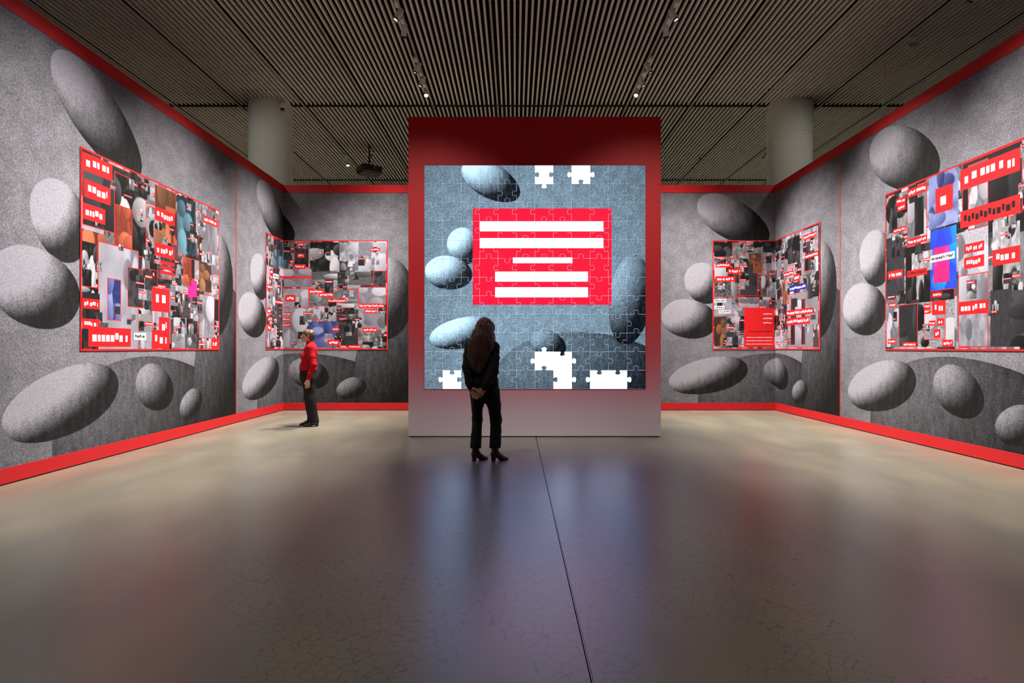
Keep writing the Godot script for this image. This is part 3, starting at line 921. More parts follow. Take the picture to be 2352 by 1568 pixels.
func lamps() -> void:
	# the tracks
	var names := ["first lighting track in from the left mural wall", "second lighting track in from the left mural wall", "third lighting track from the left mural wall, bare, above the partition's left part", "fourth lighting track from the left wall, running above the middle of the partition", "lighting track with spotlights above the partition's right part", "second lighting track in from the right mural wall", "first lighting track in from the right mural wall", "lighting track outside the right mural wall", "lighting track outermost beyond the right mural wall", "lighting track outside the left mural wall", "lighting track outermost beyond the left mural wall"]
	var ks := [-3, -2, -1, 0, 2, 3, 4, 5, 6, -4, -5]
	var lab := {}
	lab[-3] = "slim ceiling track carrying one spotlight beyond the projector"
	lab[-2] = "slim bare ceiling track left of the left spotlight row"
	lab[-1] = "slim ceiling track carrying the left row of white spotlights"
	lab[0] = "slim bare ceiling track next to the left row of spotlights, above the screen"
	lab[1] = "slim bare ceiling track next to the right row of spotlights, above the screen"
	lab[2] = "slim ceiling track carrying the right row of white spotlights"
	lab[3] = "slim bare ceiling track right of the right spotlight row"
	lab[4] = "slim ceiling track running just left of the right-hand column"
	lab[5] = "slim ceiling track above the top of the right mural wall"
	lab[6] = "slim ceiling track farthest right, beyond the right mural wall"
	lab[-4] = "slim ceiling track that passes left of the left-hand column"
	lab[-5] = "slim ceiling track farthest left, beyond the left mural wall"
	for k in range(-5, 7):
		var o := thing("lighting_track", lab[k], "lighting track", Vector3(track_x(k), CEIL, -13.0), "slim lighting tracks between the ceiling slats")
		var st := new_st()
		for s in [-1.0, 1.0]:
			add_box(st, Vector3(s * 0.013, 0.012, 1.0), Vector3(0.008, 0.036, 25.0), 0.001)
		add_box(st, Vector3(0, 0.026, 1.0), Vector3(0.034, 0.006, 25.0))
		put("rail", st.commit(), M.slat, o)
		put("hanger", box(Vector3(0.012, 0.86, 0.012), 0.001, Vector3(0, 0.45, 1.0)), M.dark, o)
		put("hanger", box(Vector3(0.012, 0.86, 0.012), 0.001, Vector3(0, 0.45, -5.0)), M.dark, o)
		put("splice", box(Vector3(0.03, 0.014, 0.10), 0.002, Vector3(0, -0.002, 2.1 - 3.6)), M.white_metal, o)
	var gl := "white spotlights on the left spotlight track"
	var gr := "white spotlights on the right spotlight track"
	var day := Color(1.0, 0.965, 0.92)
	for w in [[-1, XL, "left", gl, -1.0], [2, XR, "right", gr, 1.0]]:
		var k: int = w[0]
		var x: float = w[1]
		# in view: a near pair and a far cluster
		spotlight(k, 10.0, Vector3(x, 0.3, -8.4), 79, 34, "white track spotlight nearest in the %s row, tilted toward the %s wall" % [w[2], w[2]], day, w[3])
		spotlight(k, 10.5, Vector3(x * 0.62, 0.4, -ZB), 60, 32, "second white track spotlight of the %s row's near pair" % w[2], day, w[3])
		spotlight(k, 11.9, Vector3(x, 0.3, -11.3), 75, 33, "front white track spotlight of the %s row's far cluster" % w[2], day, w[3])
		spotlight(k, 12.5, Vector3(x * 0.9, 0.4, -11.6), 26, 36, "middle white track spotlight of the %s row's far cluster" % w[2], day, w[3])
		spotlight(k, 13.05, Vector3(w[4] * 0.6, 0.0, -8.2), 4, 16, "rear white track spotlight of the %s row's far cluster, glowing lens toward the viewer" % w[2], day, w[3])
		# nearer on the same track, above the frame
		spotlight(k, 6.9, Vector3(x, 0.3, -6.2), 75, 34, "white track spotlight of the %s row above the top edge of the view" % w[2], day, w[3])
		spotlight(k, 5.0, Vector3(0.3 + w[4] * 1.5, 1.5, -PZ), 25, 25, "white track spotlight of the %s row added out of view to brighten the red partition" % w[2], day, w[3])  # unseen lamp added to brighten the partition's face
	for w in [[-1, "left", gl], [2, "right", gr]]:
		spotlight(w[0], 1.6, Vector3(track_x(w[0]) * 1.2, 0, -1.9), 8, 46, "white track spotlight of the %s row added overhead out of view to brighten the near floor" % w[1], day, w[2])  # unseen extra lamp, added to lift the floor near the camera
	# lamps added out of view, outside the mural walls, to brighten the columns
	spotlight(-4, 9.1, Vector3(-5.9, 5.2, -13.7), 4.5, 26, "white track spotlight added out of view to brighten the left-hand column", day)
	spotlight(5, 9.4, Vector3(6.5, 5.2, -13.7), 4, 26, "white track spotlight added out of view to brighten the right-hand column", day)
	# beyond the back wall
	spotlight(-3, 17.9, Vector3(-4.0, 0.2, -16.2), 160, 50, "lone white spotlight with a glowing lens left of the projector", day)
	spotlight(3, 18.6, Vector3(5.4, 0.0, -19.0), 110, 50, "white track spotlight beyond the back wall on the bare right track", day)

func fittings() -> void:
	# projector on its pole
	var p := thing("projector", "black projector hanging on a pole from the ceiling, left of the red partition", "projector", Vector3(-4.18, 6.33, -17.0))
	var turn := Basis(Vector3.UP, deg_to_rad(36))
	var st := new_st()
	add_box(st, Vector3(0, 0.13, 0), Vector3(0.62, 0.22, 0.48), 0.04, turn)
	var pb := put("body", st.commit(), M.black_plastic, p)
	st = new_st()
	add_box(st, Vector3(0, 0.012, 0), Vector3(0.54, 0.02, 0.40), 0.006, turn)
	for s in [-1.0, 0.0, 1.0]:
		add_box(st, turn * Vector3(s * 0.16, 0.0, 0.02 * s), Vector3(0.08, 0.008, 0.012), 0.002, turn)
	put("underside_plate", st.commit(), M.grey_plastic, pb)
	st = new_st()
	add_lathe(st, [Vector2(0.0, 0.26), Vector2(0.05, 0.262), Vector2(0.07, 0.275), Vector2(0.075, 0.24)], Vector3(0, 0.13, 0), turn * along(Vector3(0.2, 0, 1)), 24)
	put("lens", st.commit(), M.glass, pb)
	st = new_st()
	add_box(st, Vector3(0, 0.26, 0), Vector3(0.26, 0.05, 0.2), 0.012, turn)
	add_rod(st, Vector3(0, 0.26, 0), Vector3(0, 1.66, 0), 0.024, 16)
	put("pole", st.commit(), M.black_plastic, p)
	# smoke detectors under the slats
	var spots := [[-4.26, 17.6, 0.11, "round pale ceiling sensor right behind the projector pole"], [5.56, 17.9, 0.07, "small round detector under the ceiling right of the red partition"], [7.42, 17.8, 0.08, "small round detector under the ceiling beside the right-hand column"]]
	for s in spots:
		var d := thing("ceiling_sensor", s[3], "detector", Vector3(s[0], CEIL - 0.001, -s[1]), "round sensors under the slats")
		var r: float = s[2]
		put("base", lathe([Vector2(0, 0), Vector2(r, 0), Vector2(r, -0.03), Vector2(r * 0.9, -0.045), Vector2(0, -0.045)], 28), M.white_metal, d)
		put("dome", lathe([Vector2(r * 0.55, -0.045), Vector2(r * 0.5, -0.075), Vector2(r * 0.3, -0.092), Vector2(0, -0.097)], 24), M.grey_plastic, d)
	# dome camera at the left column's head
	var c := thing("security_camera", "small white dome camera fixed at the head of the left-hand column", "camera", Vector3(-5.42, 6.96, -13.83))
	put("housing", lathe([Vector2(0, 0.11), Vector2(0.06, 0.11), Vector2(0.075, 0.09), Vector2(0.075, 0.0), Vector2(0.06, -0.01), Vector2(0, -0.01)], 28), M.white_metal, c)
	put("dome", lathe([Vector2(0.056, -0.01), Vector2(0.05, -0.04), Vector2(0.03, -0.062), Vector2(0, -0.07)], 24), M.glass, c)
	st = new_st()
	add_box(st, Vector3(-0.07, 0.05, -0.05), Vector3(0.12, 0.06, 0.06), 0.008)
	put("wall_arm", st.commit(), M.white_metal, c)
	# small bracketed camera far right under the ceiling
	var b := thing("bullet_camera", "small grey bullet camera under the dark ceiling above the right wall", "camera", Vector3(7.36, CEIL, -11.05))
	st = new_st()
	add_lathe(st, [Vector2(0, 0), Vector2(0.05, 0), Vector2(0.05, -0.03), Vector2(0, -0.03)], Vector3.ZERO, Basis(), 20)
	add_rod(st, Vector3(0, -0.02, 0), Vector3(0, -0.14, 0), 0.014, 12)
	put("bracket", st.commit(), M.white_metal, b)
	st = new_st()
	add_lathe(st, [Vector2(0, -0.13), Vector2(0.036, -0.13), Vector2(0.042, -0.12), Vector2(0.042, 0.12), Vector2(0.036, 0.125), Vector2(0.034, 0.11), Vector2(0, 0.11)], Vector3(0, -0.16, 0), along(Vector3(-1, -0.25, 0.2)), 20)
	put("housing", st.commit(), M.white_metal, b)
	# two thin cables that hang from the slats
	for w in [[7.38, 11.9, 6.05, "thin cable hanging from the ceiling above the right wall"], [0.92, 11.0, 5.9, "thin cable hanging from the ceiling above the red partition"]]:
		st = new_st()
		var last := Vector3(0, 0.06, 0)
		for k in range(1, 13):
			var t := k / 12.0
			var q := Vector3(0.05 * sin(t * 5.0) * t, 0.06 - (CEIL + 0.06 - w[2]) * t, 0.02 * sin(t * 3.0))
			add_rod(st, last, q, 0.003, 6)
			last = q
		var o := put("hanging_cable", st.commit(), M.track)
		o.position = Vector3(w[0], CEIL, -w[1])
		tag(o, w[3], "cable", "thin cables under the ceiling")

# ------------------------------------------------------------------ figures
# A distance field on a grid, filled bone by bone and meshed as surface nets.
class Field:
	const B := 6
	var o: Vector3
	var h: float
	var nx: int
	var ny: int
	var nz: int
	var bx: int
	var by: int
	var bz: int
	var g := PackedFloat32Array()
	var used := PackedByteArray()

	func _init(lo: Vector3, hi: Vector3, cell: float) -> void:
		o = lo
		h = cell
		bx = int((hi.x - lo.x) / cell / B) + 1
		by = int((hi.y - lo.y) / cell / B) + 1
		bz = int((hi.z - lo.z) / cell / B) + 1
		nx = bx * B
		ny = by * B
		nz = bz * B
		g.resize(nx * ny * nz)
		g.fill(0.25)
		used.resize(bx * by * bz)

	# a tapered capsule from a to b; flat > 1 squeezes it along the direction n; hollow takes it away instead
	func bone(a: Vector3, b: Vector3, ra: float, rb: float, k := 0.02, n := Vector3.ZERO, flat := 1.0, hollow := false) -> void:
		var r := maxf(ra, rb) + k * 1.5 + h * 2.0
		var bs := h * B
		var lo := (a.min(b) - Vector3(r, r, r) - o) / bs
		var hi := (a.max(b) + Vector3(r, r, r) - o) / bs
		var ba := b - a
		var ba2 := ba + n * (ba.dot(n) * (flat - 1.0))
		var l2 := maxf(ba2.length_squared(), 1e-9)
		var reach := bs * 0.87 + k + h * 2.0
		var squeezed := flat != 1.0
		var dr := rb - ra
		var k4 := 0.25 / k
		for w in range(maxi(0, int(lo.z)), mini(bz, int(hi.z) + 1)):
			for v in range(maxi(0, int(lo.y)), mini(by, int(hi.y) + 1)):
				for u in range(maxi(0, int(lo.x)), mini(bx, int(hi.x) + 1)):
					var c := o + Vector3(u + 0.5, v + 0.5, w + 0.5) * bs - h * Vector3(0.5, 0.5, 0.5)
					var e := c - a
					var away := (e - ba * clampf(e.dot(ba) / maxf(ba.length_squared(), 1e-9), 0.0, 1.0)).length() - maxf(ra, rb)
					if away > reach:
						continue
					var blk := (w * by + v) * bx + u
					if hollow and used[blk] == 0:
						continue
					used[blk] = 1
					for z in range(w * B, w * B + B):
						for y in range(v * B, v * B + B):
							var i := (z * ny + y) * nx + u * B
							var p := o + Vector3(u * B, y, z) * h - a
							for x in B:
								var q := p
								if squeezed:
									q += n * (p.dot(n) * (flat - 1.0))
								var t := clampf(q.dot(ba2) / l2, 0.0, 1.0)
								var d := (q - ba2 * t).length() - ra - dr * t
								if squeezed and d > 0.0:
									d *= 0.75
								var f := g[i]
								if hollow:
									var m := k - absf(f + d)
									g[i] = maxf(f, -d) + (m * m * k4 if m > 0.0 else 0.0)
								else:
									var m := k - absf(f - d)
									g[i] = minf(f, d) - (m * m * k4 if m > 0.0 else 0.0)
								i += 1
								p.x += h

	# the used blocks as ranges of cells
	func blocks() -> Array:
		var out := []
		for w in bz:
			for v in by:
				for u in bx:
					if used[(w * by + v) * bx + u]:
						out.append(Vector3i(u, v, w) * B)
		return out

	# keep only what lies on the inner side of a plane (point, outward direction)
	func cut(p: Vector3, n: Vector3) -> void:
		n = n.normalized()
		for q in blocks():
			for z in range(q.z, q.z + B):
				for y in range(q.y, q.y + B):
					var i: int = (z * ny + y) * nx + q.x
					for x in range(q.x, q.x + B):
						g[i] = maxf(g[i], (o + Vector3(x, y, z) * h - p).dot(n))
						i += 1

	func ripple(ns: FastNoiseLite, amp: float, scale: Vector3) -> void:
		for q in blocks():
			for z in range(q.z, q.z + B):
				for y in range(q.y, q.y + B):
					var i: int = (z * ny + y) * nx + q.x
					for x in range(q.x, q.x + B):
						if absf(g[i]) < 0.04:
							g[i] += amp * ns.get_noise_3dv((o + Vector3(x, y, z) * h) * scale)
						i += 1

	func add_to(st: SurfaceTool, first: int, spots: Array, base: Color) -> int:
		var id := PackedInt32Array()
		id.resize(g.size())
		id.fill(-1)
		var nxy := nx * ny
		var off := [0, 1, nx, nx + 1, nxy, nxy + 1, nxy + nx, nxy + nx + 1]
		var count := first
		var edges := [[0, 1], [2, 3], [4, 5], [6, 7], [0, 2], [1, 3], [4, 6], [5, 7], [0, 4], [1, 5], [2, 6], [3, 7]]
		var list := blocks()
		var crossed := []
		for blk in list:
			for z in range(blk.z, mini(blk.z + B, nz - 1)):
				for y in range(blk.y, mini(blk.y + B, ny - 1)):
					var i: int = z * nxy + y * nx + blk.x - 1
					for x in range(blk.x, mini(blk.x + B, nx - 1)):
						i += 1
						var c0 := g[i] < 0.0
						if c0 == (g[i + 1] < 0.0) and c0 == (g[i + nx] < 0.0) and c0 == (g[i + nx + 1] < 0.0) and c0 == (g[i + nxy] < 0.0) and c0 == (g[i + nxy + 1] < 0.0) and c0 == (g[i + nxy + nx] < 0.0) and c0 == (g[i + nxy + nx + 1] < 0.0):
							continue
						var sum := Vector3.ZERO
						var hits := 0
						for e in edges:
							var u := g[i + off[e[0]]]
							var v := g[i + off[e[1]]]
							if (u < 0.0) != (v < 0.0):
								sum += Vector3(e[0] & 1, (e[0] >> 1) & 1, e[0] >> 2).lerp(Vector3(e[1] & 1, (e[1] >> 1) & 1, e[1] >> 2), u / (u - v))
								hits += 1
						var n := Vector3(
							g[i + 1] + g[i + nx + 1] + g[i + nxy + 1] + g[i + nxy + nx + 1] - g[i] - g[i + nx] - g[i + nxy] - g[i + nxy + nx],
							g[i + nx] + g[i + nx + 1] + g[i + nxy + nx] + g[i + nxy + nx + 1] - g[i] - g[i + 1] - g[i + nxy] - g[i + nxy + 1],
							g[i + nxy] + g[i + nxy + 1] + g[i + nxy + nx] + g[i + nxy + nx + 1] - g[i] - g[i + 1] - g[i + nx] - g[i + nx + 1])
						var p := o + (Vector3(x, y, z) + sum / hits) * h
						var col := base
						for s in spots:
							var f: float = 1.0 - (p - s[0]).length() / s[1]
							if f > 0.0:
								col = col.lerp(s[2], minf(1.0, f * 2.2))
						st.set_normal(n.normalized())
						st.set_color(col)
						st.add_vertex(p)
						id[i] = count
						crossed.append(i)
						count += 1
		for i in crossed:
			var inside := g[i] < 0.0
			for ax in 3:
				var step: int = [1, nx, nxy][ax]
				if inside == (g[i + step] < 0.0):
					continue
				var su: int = [nx, nxy, 1][ax]
				var sv: int = [nxy, 1, nx][ax]
				if i - su - sv < 0:
					continue
				var a := id[i]
				var b := id[i - su]
				var c := id[i - su - sv]
				var d := id[i - sv]
				if b < 0 or c < 0 or d < 0:
					continue
				for k in ([a, b, c, a, c, d] if not inside else [a, c, b, a, d, c]):
					st.add_index(k)
		return count

func field_mesh(list: Array, base := Color(1, 1, 1)) -> ArrayMesh:
	var st := new_st()
	var n := 0
	for f in list:
		n = f[0].add_to(st, n, f[1] if f.size() > 1 else [], base)
	return st.commit()

const SKIN := Color(0.50, 0.27, 0.19)

# a head looking along -z before the turn: centre of the skull, and the turn of the head
func head_field(c: Vector3, b: Basis, nape: Vector3) -> Array:
	var f := Field.new(c - Vector3(0.13, 0.19, 0.15), c + Vector3(0.13, 0.14, 0.13), 0.0042)
	var P := func(x: float, y: float, z: float) -> Vector3: return c + b * Vector3(x, y, z)
	f.bone(P.call(0, 0.035, 0.022), P.call(0, 0.03, -0.02), 0.078, 0.074, 0.02)          # skull
	f.bone(P.call(0, 0.0, -0.035), P.call(0, -0.055, -0.045), 0.060, 0.048, 0.03)         # face
	f.bone(P.call(0, -0.075, -0.062), P.call(0, -0.088, -0.072), 0.026, 0.021, 0.025)     # chin
	for s in [-1.0, 1.0]:
		f.bone(P.call(0.048 * s, -0.045, -0.01), P.call(0.016 * s, -0.085, -0.06), 0.020, 0.018, 0.025)   # jaw
		f.bone(P.call(0.040 * s, -0.022, -0.062), P.call(0.032 * s, -0.03, -0.070), 0.017, 0.015, 0.02)    # cheek
		f.bone(P.call(0.014 * s, 0.022, -0.090), P.call(0.044 * s, 0.020, -0.076), 0.009, 0.008, 0.014)    # brow
		f.bone(P.call(0.031 * s, 0.004, -0.094), P.call(0.031 * s, 0.003, -0.094), 0.011, 0.011, 0.010, Vector3.ZERO, 1.0, true)  # eye socket
		f.bone(P.call(0.031 * s, 0.004, -0.079), P.call(0.031 * s, 0.004, -0.079), 0.0115, 0.0115, 0.003)  # eye
		f.bone(P.call(0.076 * s, 0.012, 0.012), P.call(0.073 * s, -0.018, 0.006), 0.013, 0.009, 0.006)     # ear
		f.bone(P.call(0.010 * s, -0.033, -0.100), P.call(0.009 * s, -0.033, -0.098), 0.008, 0.008, 0.006)  # nostril
	f.bone(P.call(0, 0.012, -0.094), P.call(0, -0.026, -0.113), 0.008, 0.0105, 0.010)     # nose
	f.bone(P.call(-0.018, -0.056, -0.090), P.call(0.018, -0.056, -0.090), 0.0065, 0.0065, 0.007)  # lips
	f.bone(P.call(-0.014, -0.065, -0.088), P.call(0.014, -0.065, -0.088), 0.0068, 0.0068, 0.006)
	f.bone(P.call(-0.022, -0.0605, -0.101), P.call(0.022, -0.0605, -0.101), 0.0028, 0.0028, 0.003, Vector3.ZERO, 1.0, true)
	f.bone(P.call(0, -0.055, 0.014), nape, 0.050, 0.052, 0.03)            # neck
	var lip := Color(0.42, 0.13, 0.11)
	var dark := Color(0.05, 0.03, 0.02)
	var spots := []
	for x in [-0.014, 0.0, 0.014]:
		spots.append([P.call(x, -0.060, -0.096), 0.013, lip])
	for s in [-1.0, 1.0]:
		for x in [0.018, 0.031, 0.044]:
			spots.append([P.call(x * s, 0.026, -0.090 + (x - 0.018) * 0.3), 0.010, Color(0.14, 0.075, 0.04)])
		spots.append([P.call(0.031 * s, 0.004, -0.091), 0.011, Color(0.55, 0.5, 0.47)])
		spots.append([P.call(0.031 * s, 0.004, -0.0915), 0.0062, dark])
		spots.append([P.call(0.042 * s, -0.03, -0.075), 0.03, Color(0.55, 0.25, 0.18)])
	return [f, spots]

# a hand of its own fine grid: wrist, direction of the fingers, direction the palm faces, side of the thumb, curl of the fingers in degrees at each joint
func hand_field(wrist: Vector3, dir: Vector3, palm: Vector3, thumb: Vector3, curl: Array, sc := 1.0) -> Array:
	dir = dir.normalized()
	thumb = (thumb - dir * thumb.dot(dir)).normalized()
	palm = (palm - dir * palm.dot(dir) - thumb * palm.dot(thumb)).normalized()
	var m := wrist + dir * 0.085 * sc
	var f := Field.new(m - Vector3(0.13, 0.13, 0.13), m + Vector3(0.13, 0.13, 0.13), 0.0032)
	f.bone(wrist - dir * 0.05, wrist + dir * 0.012, 0.025 * sc, 0.026 * sc, 0.012, palm, 1.35)
	f.bone(wrist + dir * 0.015 * sc + thumb * 0.006, wrist + dir * 0.075 * sc + thumb * 0.018 * sc, 0.024 * sc, 0.019 * sc, 0.016, palm, 1.7)
	f.bone(wrist + dir * 0.015 * sc - thumb * 0.006, wrist + dir * 0.070 * sc - thumb * 0.020 * sc, 0.023 * sc, 0.018 * sc, 0.016, palm, 1.7)
	var lens := [[0.030, 0.084, 0.040, 0.024, 0.019, 0.0085], [0.0095, 0.088, 0.044, 0.028, 0.021, 0.0088], [-0.0105, 0.084, 0.041, 0.026, 0.020, 0.0083], [-0.0285, 0.074, 0.031, 0.020, 0.017, 0.0073]]
	var spots := []
	for k in 4:
		var l: Array = lens[k]
		var p: Vector3 = wrist + dir * l[1] * sc + thumb * l[0] * sc
		var d: Vector3 = (dir + thumb * (0.10 - 0.075 * k)).normalized()
		var start: Vector3 = p - d * 0.03 * sc
		f.bone(start, p, l[5] * sc * 1.15, l[5] * sc * 1.08, 0.008)
		for j in 3:
			var ang: float = deg_to_rad(curl[j] * (0.9 + 0.08 * k))
			var axis: Vector3 = d.cross(palm).normalized()
			d = d.rotated(axis, ang)
			var q: Vector3 = p + d * l[2 + j] * sc
			f.bone(p, q, l[5] * sc * (1.06 - 0.09 * j), l[5] * sc * (0.98 - 0.10 * j), 0.0035)
			p = q
		spots.append([p - palm.rotated(d.cross(palm).normalized(), deg_to_rad(curl[0] + curl[1] + curl[2])) * 0.006, 0.008, Color(0.60, 0.34, 0.27)])
	var tb := wrist + dir * 0.018 * sc + thumb * 0.022 * sc + palm * 0.006
	var t1 := tb + (dir * 0.6 + thumb * 0.62 + palm * 0.35).normalized() * 0.040 * sc
	var t2 := t1 + (dir * 0.85 + thumb * 0.30 + palm * 0.40).normalized() * 0.032 * sc
	var t3 := t2 + (dir * 0.95 + thumb * 0.02 + palm * 0.45).normalized() * 0.024 * sc
	f.bone(tb, t1, 0.015 * sc, 0.0115 * sc, 0.014)
	f.bone(t1, t2, 0.0112 * sc, 0.0100 * sc, 0.004)
	f.bone(t2, t3, 0.0100 * sc, 0.0082 * sc, 0.004)
	return [f, spots]

# an ankle boot with a block heel: heel point on the floor, direction of the toe
func boot_mesh(heel: Vector3, dir: Vector3, ankle: Vector3, top: float, length: float, heel_h: float) -> ArrayMesh:
	dir = dir.normalized()
	var side := dir.cross(Vector3.UP).normalized()
	var lo := heel.min(heel + dir * length) - Vector3(0.09, 0.01, 0.09)
	var hi := heel.max(heel + dir * length) + Vector3(0.09, 0.0, 0.09)
	hi.y = top + 0.06
	var f := Field.new(lo, hi, 0.0055)
	var P := func(t: float, y: float) -> Vector3: return heel + dir * t * length + Vector3(0, y, 0)
	f.bone(P.call(0.10, heel_h + 0.035), P.call(0.30, heel_h + 0.035), 0.034, 0.036, 0.02)
	f.bone(P.call(0.30, heel_h + 0.04), P.call(0.62, 0.034), 0.037, 0.033, 0.03)
	f.bone(P.call(0.60, 0.030), P.call(0.84, 0.022), 0.038, 0.026, 0.03, Vector3.UP, 1.35)
	f.bone(P.call(0.84, 0.020), P.call(0.99, 0.016), 0.022, 0.011, 0.02, Vector3.UP, 1.2)
	var an := P.call(0.20, heel_h + 0.09) as Vector3
	f.bone(P.call(0.20, heel_h + 0.04), an, 0.037, 0.034, 0.03)
	f.bone(an, Vector3(ankle.x, top + 0.05, ankle.z), 0.035, 0.040, 0.03)
	f.cut(Vector3(0, top, 0), Vector3.UP)
	# block heel and sole
	f.bone(P.call(0.11, 0.0), P.call(0.12, heel_h + 0.02), 0.026, 0.032, 0.006)
	f.bone(P.call(0.64, 0.004), P.call(0.90, 0.004), 0.034, 0.018, 0.012, Vector3.UP, 3.2)
	f.cut(Vector3(0, 0.0015, 0), Vector3.DOWN)
	return field_mesh([[f]])

func visitor_in_black() -> void:
	var o := thing("person", "long-haired person in black seen from behind, hands clasped behind the back, facing the screen", "person", Vector3(-0.353, 0, -7.30))
	var UPV := Vector3.UP
	var Z := Vector3(0, 0, 1)
	# joints
	var hl := Vector3(-0.115, 0.90, 0.0)
	var hr := Vector3(0.052, 0.90, 0.0)
	var kl := Vector3(-0.118, 0.50, -0.02)
	var kr := Vector3(0.112, 0.50, -0.02)
	var al := Vector3(-0.135, 0.10, 0.03)
	var ar := Vector3(0.100, 0.10, 0.03)
	var sl := Vector3(-0.205, 1.385, 0.005)
	var sr := Vector3(0.095, 1.385, 0.005)
	var el := Vector3(-0.238, 1.145, 0.095)
	var er := Vector3(0.092, 1.10, 0.105)
	var wl := Vector3(-0.190, 0.895, 0.17)
	var wr := Vector3(-0.022, 0.890, 0.18)
	var neck := Vector3(-0.045, 1.46, 0.0)
	var hd := Vector3(-0.026, 1.615, -0.015)
	# body: one continuous surface, coarse trunk and limbs, fine head and hands
	var f := Field.new(Vector3(-0.36, 0.03, -0.2), Vector3(0.26, 1.56, 0.3), 0.013)
	f.bone(Vector3(-0.04, 0.96, 0), Vector3(-0.05, 1.10, 0), 0.12, 0.11, 0.05, Z, 1.35)
	f.bone(Vector3(-0.05, 1.10, 0), Vector3(-0.055, 1.34, 0), 0.11, 0.135, 0.05, Z, 1.4)
	f.bone(sl, sr, 0.05, 0.05, 0.05)
	f.bone(Vector3(-0.055, 1.38, 0), neck + Vector3(0.01, 0.08, 0), 0.055, 0.05, 0.04)
	for q in [[sl, el, wl], [sr, er, wr]]:
		f.bone(q[0], q[1], 0.045, 0.036, 0.03)
		f.bone(q[1], q[2], 0.036, 0.024, 0.02)
	for q in [[hl, kl, al], [hr, kr, ar]]:
		f.bone(q[0], q[1], 0.078, 0.048, 0.03)
		f.bone(q[1], q[2], 0.048, 0.034, 0.02)
		f.bone(q[2], q[2] + Vector3(0.03, -0.045, -0.025), 0.026, 0.018, 0.02)
	var head := head_field(hd, Basis(Vector3.RIGHT, deg_to_rad(8)), Vector3(-0.042, 1.45, 0.012))
	var lh := hand_field(wl, Vector3(0.62, -0.85, 0.12), Vector3(0.1, 0.1, 1.0), Vector3(0.85, 0.62, 0.0), [18, 25, 15], 0.98)
	var rh := hand_field(wr, Vector3(-0.62, -0.82, 0.22), Vector3(-0.1, 0.1, -1.0), Vector3(-0.85, 0.62, 0.1), [24, 34, 22], 0.98)
	put("body", field_mesh([[f], head, lh, rh], SKIN), M.skin, o)
	# jacket
	var ns := noise(FastNoiseLite.TYPE_SIMPLEX_SMOOTH, 1.0, 2, 4)
	var j := Field.new(Vector3(-0.38, 0.82, -0.22), Vector3(0.28, 1.54, 0.34), 0.0095)
	j.bone(Vector3(-0.035, 0.80, 0.0), Vector3(-0.035, 0.96, 0), 0.182, 0.165, 0.05, Z, 1.42)
	j.bone(Vector3(-0.035, 0.96, 0), Vector3(-0.045, 1.12, 0), 0.162, 0.140, 0.05, Z, 1.35)
	j.bone(Vector3(-0.045, 1.12, 0), Vector3(-0.055, 1.32, 0), 0.142, 0.160, 0.05, Z, 1.35)
	j.bone(sl + Vector3(0.03, -0.01, 0), sr + Vector3(-0.03, -0.01, 0), 0.075, 0.075, 0.05)
	j.bone(Vector3(-0.05, 1.40, 0), Vector3(-0.045, 1.475, 0.0), 0.085, 0.062, 0.04)
	for q in [[sl, el, wl], [sr, er, wr]]:
		j.bone(q[0] + Vector3(0, 0.012, 0), q[0].lerp(q[1], 0.45), 0.066, 0.062, 0.03)
		j.bone(q[0].lerp(q[1], 0.45), q[1], 0.060, 0.056, 0.03)
		j.bone(q[1], q[1].lerp(q[2], 0.7), 0.056, 0.048, 0.02)
		j.bone(q[1].lerp(q[2], 0.7), q[2] + Vector3(0, 0.01, 0), 0.048, 0.036, 0.015)
	j.ripple(ns, 0.007, Vector3(9, 16, 9))
	j.cut(Vector3(0, 0.865, 0), Vector3.DOWN)
	put("jacket", field_mesh([[j]]), M.black_cloth, o)
	# trousers
	var t := Field.new(Vector3(-0.26, 0.13, -0.2), Vector3(0.23, 1.0, 0.22), 0.0095)
	t.bone(Vector3(-0.034, 0.93, 0.005), Vector3(-0.034, 0.87, 0.01), 0.158, 0.165, 0.04, Z, 1.3)
	t.bone(Vector3(-0.112, 0.85, 0.022), hl.lerp(kl, 0.5), 0.098, 0.072, 0.03)
	t.bone(Vector3(0.062, 0.85, 0.022), hr.lerp(kr, 0.5) + Vector3(0.006, 0, 0), 0.098, 0.082, 0.03)
	t.bone(hl.lerp(kl, 0.5), kl, 0.073, 0.060, 0.03)
	t.bone(hr.lerp(kr, 0.5) + Vector3(0.006, 0, 0), kr, 0.083, 0.068, 0.03)
	t.bone(kl, Vector3(-0.136, 0.12, 0.03), 0.060, 0.070, 0.03)
	t.bone(kr, Vector3(0.104, 0.12, 0.03), 0.068, 0.070, 0.03)
	t.ripple(ns, 0.006, Vector3(10, 12, 10))
	t.cut(Vector3(0, 0.158, 0), Vector3.DOWN)
	put("trousers", field_mesh([[t]]), M.black_twill, o)
	# boots turned to the right
	put("boot", boot_mesh(Vector3(-0.172, 0, 0.06), Vector3(0.80, 0, -0.60), al, 0.20, 0.225, 0.05), M.brown_leather, o)
	put("boot", boot_mesh(Vector3(0.062, 0, 0.075), Vector3(0.86, 0, -0.52), ar, 0.20, 0.235, 0.05), M.brown_leather, o)
	# long loose hair
	var hf := Field.new(Vector3(-0.27, 1.02, -0.16), Vector3(0.17, 1.78, 0.24), 0.0062)
	hf.bone(hd + Vector3(0.002, 0.048, 0.012), hd + Vector3(0.0, 0.02, 0.02), 0.091, 0.094, 0.03)
	hf.bone(Vector3(-0.032, 1.62, 0.02), Vector3(-0.042, 1.50, 0.045), 0.106, 0.135, 0.04, Z, 1.35)
	hf.bone(Vector3(-0.042, 1.50, 0.045), Vector3(-0.058, 1.42, 0.07), 0.135, 0.148, 0.04, Z, 1.9)
